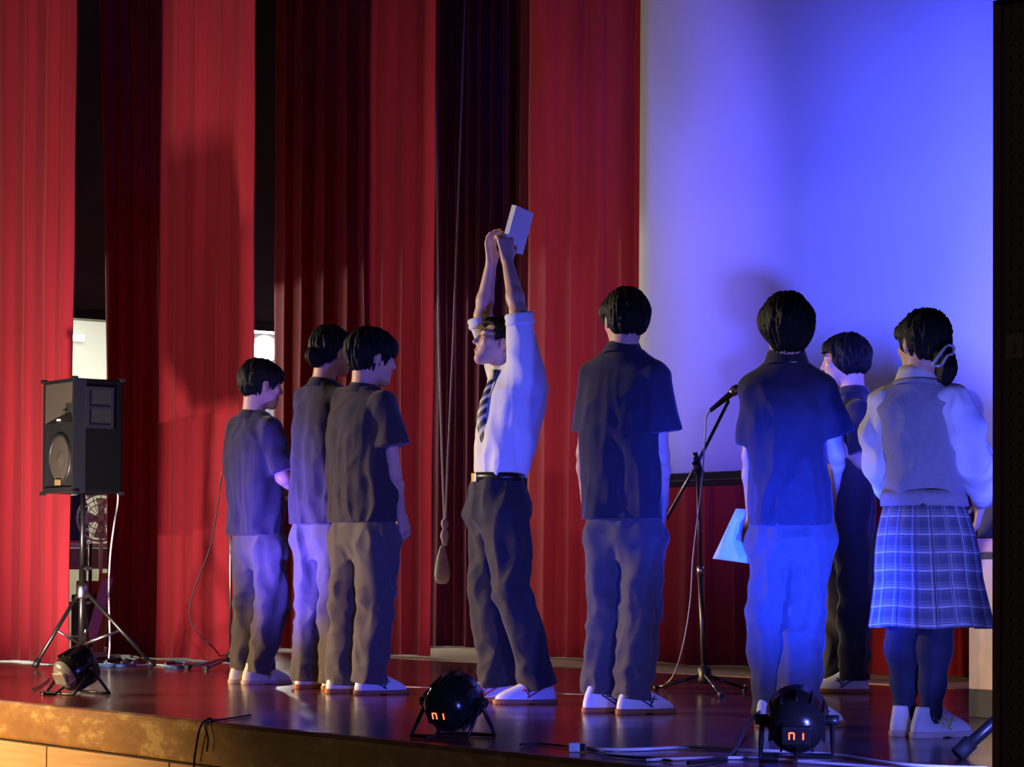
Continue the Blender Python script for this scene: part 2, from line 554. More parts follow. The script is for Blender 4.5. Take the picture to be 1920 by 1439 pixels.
class Field:
    def __init__(s, lo, hi, h):
        s.h = h
        s.lo = np.array(lo, np.float32)
        n = np.ceil((np.array(hi) - s.lo) / h).astype(int) + 1
        s.ax = [(s.lo[i] + h * np.arange(n[i])).astype(np.float32) for i in range(3)]
        s.D = np.full(n, 0.5, np.float32)

    def reg(s, lo, hi, m):
        sl = []
        for i in range(3):
            a = int(max(0, math.floor((lo[i] - m - s.lo[i]) / s.h)))
            b_ = int(min(len(s.ax[i]), math.ceil((hi[i] + m - s.lo[i]) / s.h) + 1))
            if b_ <= a:
                return None, None, None, None
            sl.append(slice(a, b_))
        return tuple(sl), s.ax[0][sl[0]][:, None, None], s.ax[1][sl[1]][None, :, None], s.ax[2][sl[2]][None, None, :]

    def put(s, sl, d, k):
        s.D[sl] = smin(s.D[sl], d, k)

    def cut(s, sl, d, k=0.0):
        """take d away (d is the sdf of what is removed)"""
        s.D[sl] = -smin(-s.D[sl], d, k) if k > 0 else np.maximum(s.D[sl], -d)

    def cone(s, a, b_, ra, rb, k=0.02, flat=False, flat0=False, squash=None):
        a = np.array(a, np.float32); b_ = np.array(b_, np.float32)
        r = max(ra, rb)
        sl, X, Y, Z = s.reg(np.minimum(a, b_) - r, np.maximum(a, b_) + r, k + 2 * s.h)
        if sl is None: return
        ab = b_ - a
        L2 = float(ab @ ab) + 1e-9
        px, py, pz = X - a[0], Y - a[1], Z - a[2]
        t = (px * ab[0] + py * ab[1] + pz * ab[2]) / L2
        tc = np.clip(t, 0, 1)
        d = np.sqrt((px - tc * ab[0]) ** 2 + (py - tc * ab[1]) ** 2 + (pz - tc * ab[2]) ** 2) - (ra + (rb - ra) * tc)
        L = math.sqrt(L2)
        if flat: d = np.maximum(d, (t - 1) * L)
        if flat0: d = np.maximum(d, -t * L)
        s.put(sl, d, k)

    def chain(s, pts, rs, k=0.02):
        for i in range(len(pts) - 1):
            s.cone(pts[i], pts[i + 1], rs[i], rs[i + 1], k)

    def ell(s, c, r, k=0.02, R=None, sub=False):
        c = np.array(c, np.float32); r = np.array(r, np.float32)
        e = np.full(3, r.max()) if R is not None else r
        sl, X, Y, Z = s.reg(c - e, c + e, k + 2 * s.h)
        if sl is None: return
        px, py, pz = X - c[0], Y - c[1], Z - c[2]
        if R is not None:
            R = np.array(R, np.float32)      # columns = ellipsoid axes
            px, py, pz = (px * R[0, 0] + py * R[1, 0] + pz * R[2, 0], px * R[0, 1] + py * R[1, 1] + pz * R[2, 1],
                          px * R[0, 2] + py * R[1, 2] + pz * R[2, 2])
        k0 = np.sqrt((px / r[0]) ** 2 + (py / r[1]) ** 2 + (pz / r[2]) ** 2)
        k1 = np.sqrt((px / r[0] ** 2) ** 2 + (py / r[1] ** 2) ** 2 + (pz / r[2] ** 2) ** 2) + 1e-6
        d = k0 * (k0 - 1) / k1
        if sub: s.cut(sl, d, k)
        else: s.put(sl, d, k)

    def box(s, c, r, rad=0.01, k=0.02, R=None, sub=False):
        c = np.array(c, np.float32); r = np.array(r, np.float32)
        e = np.full(3, np.linalg.norm(r)) if R is not None else r
        sl, X, Y, Z = s.reg(c - e, c + e, k + 2 * s.h)
        if sl is None: return
        px, py, pz = X - c[0], Y - c[1], Z - c[2]
        if R is not None:
            R = np.array(R, np.float32)
            px, py, pz = (px * R[0, 0] + py * R[1, 0] + pz * R[2, 0], px * R[0, 1] + py * R[1, 1] + pz * R[2, 1],
                          px * R[0, 2] + py * R[1, 2] + pz * R[2, 2])
        qx, qy, qz = np.abs(px) - r[0] + rad, np.abs(py) - r[1] + rad, np.abs(pz) - r[2] + rad
        d = np.sqrt(np.maximum(qx, 0) ** 2 + np.maximum(qy, 0) ** 2 + np.maximum(qz, 0) ** 2) + np.minimum(np.maximum(np.maximum(qx, qy), qz), 0) - rad
        if sub: s.cut(sl, d, k)
        else: s.put(sl, d, k)

    def loft(s, secs, phi, k=0.03, power=2.4, zlo=None, zhi=None, soft=0.02):
        """secs: (z, cx, cy, A, B) stacked ellipses, A across the body, B front to back, body turned by phi"""
        secs = sorted(secs)
        zz = np.array([q[0] for q in secs])
        zlo = zz[0] if zlo is None else zlo
        zhi = zz[-1] if zhi is None else zhi
        am = max(max(q[3], q[4]) for q in secs)
        cx = [q[1] for q in secs]; cy = [q[2] for q in secs]
        sl, X, Y, Z = s.reg((min(cx) - am, min(cy) - am, zlo), (max(cx) + am, max(cy) + am, zhi), k + 2 * s.h)
        z = Z.ravel()
        fine = np.arange(zz[0] - 0.1, zz[-1] + 0.1, 0.005)
        ker = np.ones(9) / 9

        def col(i):
            v = np.interp(fine, zz, [q[i] for q in secs])
            v = np.convolve(np.pad(v, 4, mode='edge'), ker, 'valid')
            return np.interp(z, fine, v).astype(np.float32)[None, None, :]
        CX, CY, A, B = col(1), col(2), col(3), col(4)
        c, sn = math.cos(phi), math.sin(phi)
        x = (X - CX) * c - (Y - CY) * sn
        y = (X - CX) * sn + (Y - CY) * c
        k0 = ((np.abs(x) / A) ** power + (np.abs(y) / B) ** power) ** (1 / power)
        d = (k0 - 1) * np.minimum(A, B)
        d = np.maximum(d, np.maximum(zlo - Z, Z - zhi))
        s.put(sl, d, k)

    def plane_cut(s, n, c, lo, hi):
        """remove the half space n.p > c inside the box lo..hi"""
        sl, X, Y, Z = s.reg(lo, hi, 0)
        if sl is None: return
        d = n[0] * X + n[1] * Y + n[2] * Z - c
        s.D[sl] = np.maximum(s.D[sl], d)

    def mesh(s):
        D = s.D
        S = D < 0
        n = np.array(D.shape)
        cnt = np.zeros(n - 1, np.int8)
        for dx in (0, 1):
            for dy in (0, 1):
                for dz in (0, 1):
                    cnt += S[dx:n[0] - 1 + dx, dy:n[1] - 1 + dy, dz:n[2] - 1 + dz]
        I, J, K = np.nonzero((cnt > 0) & (cnt < 8))
        idx = np.full(n - 1, -1, np.int32)
        idx[I, J, K] = np.arange(len(I))
        acc = np.zeros((len(I), 3), np.float32); num = np.zeros(len(I), np.float32)
        cor = [(x, y, z) for x in (0, 1) for y in (0, 1) for z in (0, 1)]
        vals = {c: D[I + c[0], J + c[1], K + c[2]] for c in cor}
        for c in cor:
            for ax in range(3):
                if c[ax]: continue
                e = list(c); e[ax] = 1; e = tuple(e)
                a, b_ = vals[c], vals[e]
                mk = (a < 0) != (b_ < 0)
                t = np.where(mk, a / np.where(mk, a - b_, 1), 0)
                for q in range(3):
                    acc[:, q] += np.where(mk, c[q] + (t if q == ax else 0), 0)
                num += mk
        V = acc / num[:, None] + np.stack([I, J, K], 1)
        V = V * s.h + s.lo
        Fs = []
        for ax in range(3):
            a0 = S.take(range(n[ax] - 1), axis=ax); a1 = S.take(range(1, n[ax]), axis=ax)
            ch = a0 != a1
            P = np.stack(np.nonzero(ch), 1)
            o1, o2 = (ax + 1) % 3, (ax + 2) % 3
            ok = (P[:, o1] > 0) & (P[:, o2] > 0) & (P[:, o1] < n[o1] - 1) & (P[:, o2] < n[o2] - 1)
            P = P[ok]
            up = a0[P[:, 0], P[:, 1], P[:, 2]]
            q = []
            for (u, v) in ((1, 1), (0, 1), (0, 0), (1, 0)):
                Q = P.copy(); Q[:, o1] -= u; Q[:, o2] -= v
                q.append(idx[Q[:, 0], Q[:, 1], Q[:, 2]])
            q = np.stack(q, 1)
            q[~up] = q[~up][:, ::-1]
            Fs.append(q)
        F = np.concatenate(Fs)
        return V, F


def vnormals(V, F):
    a, b_, c, d = V[F[:, 0]], V[F[:, 1]], V[F[:, 2]], V[F[:, 3]]
    n = np.cross(c - a, d - b_)
    Nn = np.zeros_like(V)
    for i in range(4):
        for q in range(3):
            Nn[:, q] += np.bincount(F[:, i], n[:, q], len(V))
    return Nn / (np.linalg.norm(Nn, axis=1, keepdims=True) + 1e-9)


def relax(V, F, it=1, f=0.5):
    for _ in range(it):
        S = np.zeros_like(V); c = np.zeros(len(V))
        for i in range(4):
            j = F[:, (i + 1) % 4]
            for q in range(3):
                S[:, q] += np.bincount(F[:, i], V[j, q], len(V)) + np.bincount(j, V[F[:, i], q], len(V))
            c += np.bincount(F[:, i], minlength=len(V)) + np.bincount(j, minlength=len(V))
        V = V * (1 - f) + f * S / np.maximum(c, 1)[:, None]
    return V


# ================================================================== the setting
YF = 4.79          # front edge of the stage
st = lambda o: tag(o, kind='structure')
st(MB().box((-24, YF, -0.06), (3, 12.3, 0)).build('floor', 'stage_floor'))
mb = MB()
lipx = [(-24 + 27 * i / 60) for i in range(61)]
prof = [(YF + 0.03, -0.165), (YF - 0.012, -0.165), (YF - 0.016, -0.155), (YF - 0.016, -0.015), (YF - 0.011, -0.004), (YF - 0.002, 0.0008), (YF + 0.03, 0.0008)]
vs = [(x, y, z) for x in lipx for y, z in prof]
n = len(prof)
mb.add(vs, [(i * n + k, (i + 1) * n + k, (i + 1) * n + k + 1, i * n + k + 1) for i in range(60) for k in range(n - 1)])
st(mb.build('trim_1', 'worn_lip'))
wf = st(MB().box((-24, YF + 0.03, -0.95), (3, YF + 0.08, -0.06)).build('wall_front', 'black_matte'))
xa = at_y(87, 1415, YF).x
xb = at_y(317, 1432, YF).x
step = xb - xa
panel_me = None
x = xa - 5 * step
while x < 1:
    if panel_me is None:
        p = MB().box((0.006, 0, -0.75), (step - 0.006, 0.028, -0.006), bevel=0.004).build('panel', 'front_panel_wood', wf)
        panel_me = p.data
    else:
        p = link_mesh('panel', panel_me, None, wf)
    p.location = (x, YF, -0.172)
    x += step
st(MB().box((-24, -14, -1.0), (8, YF + 0.03, -0.95)).build('floor_hall', 'room_grey'))
st(MB().box((-24, 12.2, -0.06), (3, 12.35, 6.2)).build('wall_back', 'dark_wall'))
st(MB().box((-24, YF, 6.0), (3, 12.3, 6.1)).build('ceiling', 'black_matte'))
# left wing wall with a wide opening to a lit side room
XW = -19.5
ZL = 2.76
mb = MB()
mb.box((XW - 0.15, YF, ZL), (XW, 12.2, 6.0))
mb.box((XW - 0.15, YF, 0), (XW, 7.2, ZL))
st(mb.build('wall_left', 'dark_wall'))
st(MB().box((XW - 0.17, 7.2, ZL - 0.05), (XW + 0.015, 12.2, ZL + 0.02)).build('trim_2', 'dark_steel'))
st(MB().box((-23.2, 6.5, 0), (-23.05, 12.2, 3.4)).build('wall_side_room', 'room_white'))
st(MB().box((-23.05, 6.5, 3.1), (XW - 0.15, 12.2, 3.2)).build('ceiling_side_room', 'room_white'))
st(MB().box((-23.05, 6.5, 0), (XW - 0.15, 6.6, 3.1)).build('wall_side_room_front', 'room_white'))
p = at_depth(165, 700, 24.5)
st(MB().box((-23.05, 6.6, 0.0), (-22.98, 12.2, p.z)).build('baseboard_side_room', 'room_grey'))
# strip light and bare work lamp in the side room
o = empty('strip_light', (-22.9, 10.0, at_depth(165, 672, 24.4).z))
tag(o, 'long pale strip light on the side room wall seen above the loudspeaker', 'light')
MB().box((-0.08, -2.6, -0.075), (0.0, 1.0, 0.08)).build('housing', 'room_white', o)
MB().box((0.0, -2.55, -0.06), (0.035, 0.95, 0.06), bevel=0.012).build('tube', 'tube_glow', o)
o = empty('exit_lamp', at_x(141, 634, -23.02))
tag(o, 'small white lamp box on the pale wall above the strip light', 'light')
MB().box((-0.03, -0.09, -0.04), (0.03, 0.09, 0.04), bevel=0.01).build('housing', 'white_board', o)
MB().box((0.03, -0.08, -0.03), (0.036, 0.08, 0.03)).build('diffuser', 'tube_glow', o)
lp = at_depth(495, 656, 23.2)
o = empty('work_lamp', (lp.x, lp.y, 0))
tag(o, 'glaring white work lamp on a stand shining through the curtain gap', 'light')
Ml = align((0.72, -0.55, -0.02), (0, 0, lp.z))
MB().lathe([(0.04, -0.12), (0.09, -0.1), (0.135, 0.0), (0.13, 0.012)], 24, Ml, cap=False).build('reflector', 'steel', o)
MB().lathe([(0.0, -0.03), (0.07, -0.02), (0.105, 0.0), (0.07, 0.03), (0.0, 0.04)], 24, Ml, cap=False).build('bulb', 'bulb', o)
MB().tube([(0, 0, 0.02), (0, 0, lp.z - 0.1)], 0.015).build('pole', 'steel', o)
MB().lathe([(0.2, 0.0), (0.2, 0.02), (0.03, 0.04)], 20).build('base', 'dark_steel', o)
ld = bpy.data.lights.new('work_lamp_light', 'POINT')
ld.energy = ROOM_E; ld.color = (1, 0.97, 0.88); ld.shadow_soft_size = 0.12
lo = bpy.data.objects.new('work_lamp_light', ld)
COL.objects.link(lo)
lo.location = (lp.x + 0.2, lp.y - 0.15, lp.z + 0.02)
ld = bpy.data.lights.new('strip_light_light', 'AREA')
ld.energy = 290; ld.color = (0.97, 1, 0.93); ld.shape = 'RECTANGLE'; ld.size = 0.12; ld.size_y = 3.4
lo = bpy.data.objects.new('strip_light_light', ld)
COL.objects.link(lo)
lo.location = (-22.8, 9.2, at_depth(165, 672, 24.4).z)
lo.rotation_euler = (0, -math.pi / 2, 0)

# dark perforated side panel of the proscenium, right edge of the view
px0 = at_y(1873, 700, 4.45)
ztop = at_y(1880, 12, 4.45).z
wr = st(MB().box((px0.x, 4.45, -0.95), (px0.x + 0.9, 4.58, ztop)).build('wall_right', 'black_matte'))
MB().box((px0.x - 0.001, 4.43, -0.95), (px0.x + 0.022, 4.452, ztop)).build('frame_stile', 'plum_wood', wr)
MB().box((px0.x - 0.001, 4.43, ztop), (px0.x + 0.9, 4.59, ztop + 0.012)).build('cap', 'black_matte', wr)
MB().box((px0.x + 0.024, 4.437, -0.9), (px0.x + 0.895, 4.452, ztop - 0.004)).build('perforated_panel', 'perforated_board', wr)
sw = at_y(1902, 649, 4.43)
o = empty('wall_switch', (sw.x, 4.437, sw.z))
tag(o, 'small pale switch plate on the dark perforated panel', 'switch')
MB().box((-0.027, -0.008, -0.03), (0.027, 0.0, 0.03), bevel=0.003).build('plate', 'pale_wood', o)
MB().box((-0.012, -0.013, -0.016), (0.004, -0.007, 0.012), bevel=0.002).build('rocker', 'pale_wood', o)


# ------------------------------------------------------------------ curtains
def curtain(name, x0, x1, y, label, material='red_velvet', ztop=5.6, zbot=0.012, amp=0.055, pitch=0.27, seed=0, lean0=0.0, folds=None):
    r = random.Random(seed)
    xs = folds or []
    if not xs:
        x = x0
        while x < x1 - 0.05:
            xs.append(x); x += pitch * r.uniform(0.7, 1.3)
        xs.append(x1)
    prof = []
    for i in range(len(xs) - 1):
        a, b_ = xs[i], xs[i + 1]
        w = b_ - a
        am = amp * r.uniform(0.7, 1.15)
        ret = min(0.05, w * 0.25)
        m = 9
        for k in range(m):                       # broad face coming gently forward
            t = k / (m - 1)
            prof.append((a + (w - ret) * t, -am * (0.5 - 0.5 * math.cos(math.pi * t)) - 0.012 * math.sin(math.pi * t * 2.0 + r.random())))
        for k in range(1, 4):                    # quick return at the fold
            t = k / 4
            prof.append((b_ - ret + ret * t * 0.9 + 0.012 * math.sin(math.pi * t), -am * (1 - t) ** 1.3 + am * 0.0))
    prof.append((x1, 0.0))
    rows = 26
    vs = []
    for j in range(rows):
        t = j / (rows - 1)
        z = zbot + (ztop - zbot) * t
        for i, (px, py) in enumerate(prof):
            wob = 0.004 * math.sin(1.1 * z + px * 5 + seed) + 0.002 * math.sin(4.7 * z + px * 9)
            f = 1.0 + 0.12 * math.sin(1.3 * z + px * 2.0 + seed)
            u = (px - x0) / (x1 - x0)
            vs.append((px + lean0 * t * t * (1 - u) ** 3 + wob * 0.5, y + py * f + wob, z + (0.006 * math.sin(px * 7) if j == 0 else 0)))
    n = len(prof)
    fs = [(j * n + i, j * n + i + 1, (j + 1) * n + i + 1, (j + 1) * n + i) for j in range(rows - 1) for i in range(n - 1)]
    mb = MB().add(vs, fs, True)
    o = mb.build(name, material)
    md = o.modifiers.new('cloth thickness', 'SOLIDIFY')
    md.thickness = 0.008
    md.offset = 1
    tag(o, label, 'curtain', 'red stage curtains')
    return o


def fx(pxs, y):
    return [at_y(p, 900, y).x for p in pxs]


YC = dict(leg1=6.95, leg2=8.1, leg3=9.9, recess=11.5, back=10.6)
f1 = [-17.6, -17.0, -16.5, -16.1] + fx([-60, 28, 62, 102, 134], 6.95)
curtain('stage_curtain', f1[0], f1[-1], 6.95, 'brightly lit red leg curtain at the far left behind the loudspeaker', seed=1, folds=f1, amp=0.045)
f2 = fx([208, 228, 252, 284, 317, 350, 384, 430, 473], 8.1)
curtain('stage_curtain', f2[0], f2[-1], 8.1, 'red leg curtain behind the leftmost student crossed by a loudspeaker shadow', seed=2, lean0=-0.36, folds=f2, amp=0.05)
f3 = fx([514, 548, 585, 625, 668, 705, 740, 776, 811], 9.9)
curtain('stage_curtain', f3[0], f3[-1], 9.9, 'red leg curtain behind the pair of students left of the rope', seed=3, folds=f3, amp=0.055)
f4 = fx([740, 780, 813, 838, 853, 870, 892, 915, 940, 965, 995, 1030], 11.5)
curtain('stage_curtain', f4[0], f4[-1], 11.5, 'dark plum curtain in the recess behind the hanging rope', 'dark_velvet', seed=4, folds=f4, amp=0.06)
f5 = fx([992, 1045, 1092, 1140, 1190, 1235, 1312, 1346, 1400, 1470, 1540, 1640, 1720, 1800, 1880], 10.6) + [-8.9, -8.3, -7.6, -6.9, -6.2]
curtain('stage_curtain', f5[0], f5[-1], 10.6, 'wide dim red back curtain behind the projection screen', seed=5, folds=f5, amp=0.05)

# ------------------------------------------------------------------ projection screen
sx0 = at_y(1198, 400, 10.2).x
zb = at_y(1250, 890, 10.2).z
o = empty('projection_screen', (sx0, 10.2, zb))
tag(o, 'large white projection screen washed in blue light', 'screen')
vs = []
for j in range(12):
    for i in range(40):
        u = i / 39 * 4.7
        z = j / 11 * 4.2
        vs.append((u, 0.012 * math.sin(u * 2.3 + 0.5) * (0.3 + 0.7 * j / 11) + 0.004 * math.sin(u * 6), z))
o1 = MB().add(vs, [(j * 40 + i, j * 40 + i + 1, (j + 1) * 40 + i + 1, (j + 1) * 40 + i) for j in range(11) for i in range(39)], True).build('sheet', 'screen_white', o)
md = o1.modifiers.new('sheet thickness', 'SOLIDIFY'); md.thickness = 0.003
MB().box((-0.02, -0.02, -0.085), (4.72, 0.02, 0.0), bevel=0.006).build('bottom_bar', 'black_gloss', o)
MB().box((-0.02, -0.028, -0.05), (4.72, -0.018, -0.043)).build('bar_seam', 'dark_steel', o)

# paler strip laid on the boards along the foot of the back curtain
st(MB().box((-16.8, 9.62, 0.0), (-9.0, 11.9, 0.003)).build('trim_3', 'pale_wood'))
# long strip of floor tape
pts = [at_floor(480, 1276), at_floor(900, 1291), at_floor(1098, 1303)]
d = (pts[2] - pts[0]).normalized()
mb = MB()
sd = Vector((-d.y, d.x, 0)) * 0.022
zt = Vector((0, 0, 0.0015))
mb.add([pts[0] - sd, pts[2] - sd, pts[2] + sd, pts[0] + sd, pts[0] - sd + zt, pts[2] - sd + zt, pts[2] + sd + zt, pts[0] + sd + zt],
       [(4, 5, 6, 7), (0, 1, 5, 4), (1, 2, 6, 5), (2, 3, 7, 6), (3, 0, 4, 7)])
tag(mb.build('floor_tape', 'tape'), 'long strip of pale marking tape on the stage boards behind the reader', 'tape')

# ------------------------------------------------------------------ loudspeaker on its stand
D_SP = 15.35
sp = at_depth(152, 1255, D_SP)
spx, spy = sp.x, sp.y
W, Dp, z0, z1 = 0.42, 0.31, at_depth(150, 926, D_SP).z, at_depth(150, 715, D_SP).z
H = z1 - z0
o = empty('loudspeaker', (spx, spy, z0))
tag(o, 'black two-way loudspeaker box on a tripod in front of the left curtain', 'loudspeaker')
yb = -Dp / 2
MB().box((-W / 2, yb + 0.055, 0), (W / 2, Dp / 2, H), bevel=0.012).build('cabinet', 'black_carpet', o)
fr = 0.022
mb = MB()
mb.box((-W / 2, yb - 0.012, 0.0), (-W / 2 + fr, yb + 0.07, H)).box((W / 2 - fr, yb - 0.012, 0.0), (W / 2, yb + 0.07, H))
mb.box((-W / 2 + fr, yb - 0.012, H - fr), (W / 2 - fr, yb + 0.07, H)).box((-W / 2 + fr, yb - 0.012, 0.0), (W / 2 - fr, yb + 0.07, fr + 0.01))
mb.box((-W / 2 + fr, yb - 0.006, H * 0.585), (W / 2 - fr, yb + 0.07, H * 0.62))
mb.build('front_frame', 'black_plastic', o)
MB().box((-W / 2 + fr, yb + 0.004, fr + 0.01), (W / 2 - fr, yb + 0.06, H * 0.585)).build('baffle', 'black_plastic', o)
# flared horn: four slopes running from the frame back to a small throat
hx, hz0, hz1 = W / 2 - fr, H * 0.62, H - fr
tx, tz0, tz1 = 0.04, H * 0.70, H * 0.80
yo, yi = yb - 0.008, yb + 0.054
vs = [(-hx, yo, hz0), (hx, yo, hz0), (hx, yo, hz1), (-hx, yo, hz1), (-tx, yi, tz0), (tx, yi, tz0), (tx, yi, tz1), (-tx, yi, tz1)]
MB().add(vs, [(0, 1, 5, 4), (1, 2, 6, 5), (2, 3, 7, 6), (3, 0, 4, 7)]).build('horn', 'horn_grey', o)
MB().add(vs[4:], [(0, 1, 2, 3)]).build('horn_throat', 'black_matte', o)
Mw = align((0, -1, 0), (0, yb + 0.004, H * 0.30))
MB().lathe([(0.155, 0.0), (0.155, 0.010), (0.142, 0.014), (0.135, 0.004)], 36, Mw, cap=False).build('woofer_ring', 'black_plastic', o)
MB().lathe([(0.137, 0.004), (0.12, 0.008), (0.06, 0.003), (0.045, 0.005), (0.02, 0.014), (0.0, 0.016)], 36, Mw, cap=False).build('woofer_cone', 'horn_grey', o)
MB().box((-0.035, yb - 0.017, 0.045), (0.04, yb - 0.010, 0.08), bevel=0.003).build('badge', 'gold_plate', o)
MB().box((-0.015, yb - 0.016, H * 0.635), (0.025, yb - 0.010, H * 0.65)).build('indicator', 'white_led', o)
xs_ = W / 2
mb = MB()
for (y0, y1, a0, a1) in ((-0.09, 0.09, 0.90, 0.93), (-0.09, 0.09, 0.565, 0.595), (-0.09, -0.068, 0.595, 0.90), (0.068, 0.09, 0.595, 0.90), (-0.068, 0.068, 0.735, 0.755)):
    mb.box((xs_ - 0.004, y0, H * a0), (xs_ + 0.008, y1, H * a1))
mb.build('handle', 'black_plastic', o)
MB().box((xs_ - 0.01, -0.068, H * 0.595), (xs_ + 0.001, 0.068, H * 0.90)).build('handle_pocket', 'black_matte', o)
for sx in (-1, 1):
    for sy in (-1, 1):
        for zz in (0.0, H):
            MB().box((sx * W / 2 - 0.022, sy * Dp / 2 - 0.022, zz - 0.011), (sx * W / 2 + 0.011, sy * Dp / 2 + 0.011, zz + 0.011), bevel=0.005).build('corner_cap', 'black_plastic', o).scale = (1, 1, 1)


def view_off(r, a, z=0.0):
    return RGT * r + FWD * a + UPZ * z


o = empty('speaker_stand', (spx, spy, 0))
tag(o, 'black tripod stand with pale struts under the loudspeaker', 'stand')
MB().tube([(0, 0, 0.12), (0, 0, 0.62)], 0.019, 12).tube([(0, 0, 0.6), (0, 0, z0 + 0.0)], 0.0155, 12).build('pole', 'dark_steel', o)
MB().lathe([(0.03, 0.42), (0.036, 0.43), (0.036, 0.49), (0.026, 0.51)], 14).build('collar', 'steel', o)
MB().tube([(0.03, 0, 0.6), (0.075, 0.0, 0.6)], 0.012, 8).build('clamp_knob', 'black_plastic', o)
for r_, a_ in ((0.44, -0.02), (-0.25, -0.16), (-0.02, 0.46)):
    f = view_off(r_, a_, 0.015)
    hub = view_off(r_ * 0.08, a_ * 0.08, 0.45)
    leg = MB().tube([hub, f], 0.012, 8).build('leg', 'dark_steel', o)
    MB().tube([f - (f - hub).normalized() * 0.05, f], 0.019, 8).build('rubber_foot', 'black_plastic', leg)
    mid = hub.lerp(f, 0.5)
    MB().tube([view_off(0, 0, 0.14), mid], 0.008, 6).build('strut', 'steel', o)


# ------------------------------------------------------------------ par lights on the floor along the stage edge
def par(px, py, aim, label, beam=None, shown=True, depth=None):
    base = at_floor(px, py) if depth is None else depth
    o = empty('par_light', (base[0], base[1], 0))
    tag(o, label, 'stage light', 'par lights along the stage edge')
    d = Vector(aim).normalized()
    c = Vector((0, 0, 0.125))
    M = align(d, c)
    MB().lathe([(0.0, -0.11), (0.035, -0.108), (0.062, -0.095), (0.082, -0.07), (0.09, -0.035), (0.095, 0.0), (0.098, 0.05), (0.09, 0.055), (0.088, 0.02)], 32, M, cap=False).build('housing', 'black_gloss', o)
    MB().lathe([(0.0, 0.02), (0.088, 0.02), (0.088, 0.024), (0.0, 0.03)], 32, M, cap=False).build('lens', 'lens_glass', o)
    for k in range(12):
        t = 2 * math.pi * k / 12
        fm = M @ Matrix.Rotation(t, 4, 'Z')
        MB().box((0.086, -0.003, -0.05), (0.1, 0.003, 0.03), fm).build('cooling_fin', 'black_plastic', o)
    side = d.cross(Vector((0, 0, 1))).normalized()
    flat = Vector((d.x, d.y, 0)).normalized()
    for s_, lean in ((1, 0.10), (-1, -0.10)):          # two U shaped feet
        e1 = c + side * 0.108
        e2 = c - side * 0.108
        f1_ = side * 0.112 + flat * lean + Vector((0, 0, 0.008))
        f2_ = -side * 0.112 + flat * lean + Vector((0, 0, 0.008))
        MB().tube([e1, e1.lerp(f1_, 0.6), f1_, f2_, e2.lerp(f2_, 0.6), e2], 0.0075, 8).build('yoke', 'black_plastic', o)
    for s_ in (1, -1):
        MB().tube([c + side * s_ * 0.09, c + side * s_ * 0.13], 0.017, 10).build('clamp_knob', 'black_plastic', o)
    # back plate with a two digit red display
    back = align(-d, c - d * 0.098)
    pl = MB().box((-0.045, -0.03, -0.005), (0.045, 0.03, 0.02), back, bevel=0.004).build('display_panel', 'black_plastic' if shown else 'lens_glass', o)
    if not shown:
        MB().lathe([(0.0, -0.115), (0.045, -0.112), (0.074, -0.09), (0.078, -0.082)], 28, M, cap=False).build('back_plate', 'lens_glass', o)
    seg = {'a': (0, 1, 1), 'g': (0, 0, 1), 'd': (0, -1, 1), 'f': (-1, .5, 0), 'b': (1, .5, 0), 'e': (-1, -.5, 0), 'c': (1, -.5, 0)}
    for cx_, on in ((-0.014, 'abcef'), (0.014, 'bc')) if shown else ():
        mbd = MB()
        for q in on:
            u, v, hz = seg[q]
            xx, yy = cx_ + u * 0.0075, v * 0.011
            if hz: mbd.box((xx - 0.0065, yy - 0.0018, 0.02), (xx + 0.0065, yy + 0.0018, 0.0215), back)
            else: mbd.box((xx - 0.0018, yy - 0.0055, 0.02), (xx + 0.0018, yy + 0.0055, 0.0215), back)
        mbd.build('digit', 'red_led', pl)
    # plug and tail of cable
    tail = c - d * 0.09
    MB().tube([tail + Vector((0, 0, -0.05)), tail - flat * 0.05 + Vector((0, 0, -0.08)), -flat * 0.2 + Vector((0, 0, 0.008))], 0.006, 6).build('power_lead', 'cable_black', o)
    if beam:
        energy, color, tgt, angle = beam
        src = Vector((base[0], base[1], 0)) + c + d * 0.075
        ob = spot('par_beam', src, src + Vector(tgt) if tgt else src + d, energy, color, angle, 1.0, 0.09 if energy < 5000 else 0.2)
    return o


# (aim directions are in the stage frame: +y is towards the back of the stage)
PAR = [
    ((-13.1, 5.3), (-0.5, 0.87, 0.45), 'par light on the boards left of the visible stage edge', (520, (1.0, 0.80, 0.66), (-0.5, 0.87, 0.5), 90)),
    (None, (-0.24, 1.45, 0.72), 'par light with a pale metal back nearest the loudspeaker', (900, (0.11, 0.08, 1.0), (-0.24, 1.45, 0.72), 52), (146, 1303)),
    (None, (-0.45, 0.9, 0.42), 'black par light lying before the reader with one red light', (230, (0.03, 0.06, 1.0), (-0.82, 0.52, 0.28), 74), (850, 1384)),
    (None, (-0.75, 0.70, 0.42), 'black par light with red digits near the bottom edge of the view', (1600, (0.008, 0.04, 1.0), (-0.735, 0.678, 0.33), 38), (1494, 1426)),
    ((-4.45, 5.1), (-0.8, 0.6, 0.3), 'unseen par light added behind the right side panel as fill for the student in the skirt', (310, (0.14, 0.16, 1.0), (-0.8, 0.52, 0.02), 112)),  # added fill lamp just out of view, brightens the knit vest and shoes
    ((-3.6, 5.25), (-0.6, 1.0, 0.45), 'par light on the boards right of the visible stage edge', (11500, (0.06, 0.08, 1.0), (-0.772, 0.636, 0.26), 28)),
]
for q in PAR:
    if q[0]: par(0, 0, q[1], q[2], q[3], depth=q[0])
    else: par(q[4][0], q[4][1], q[1], q[2], q[3], shown='pale metal' not in q[2])


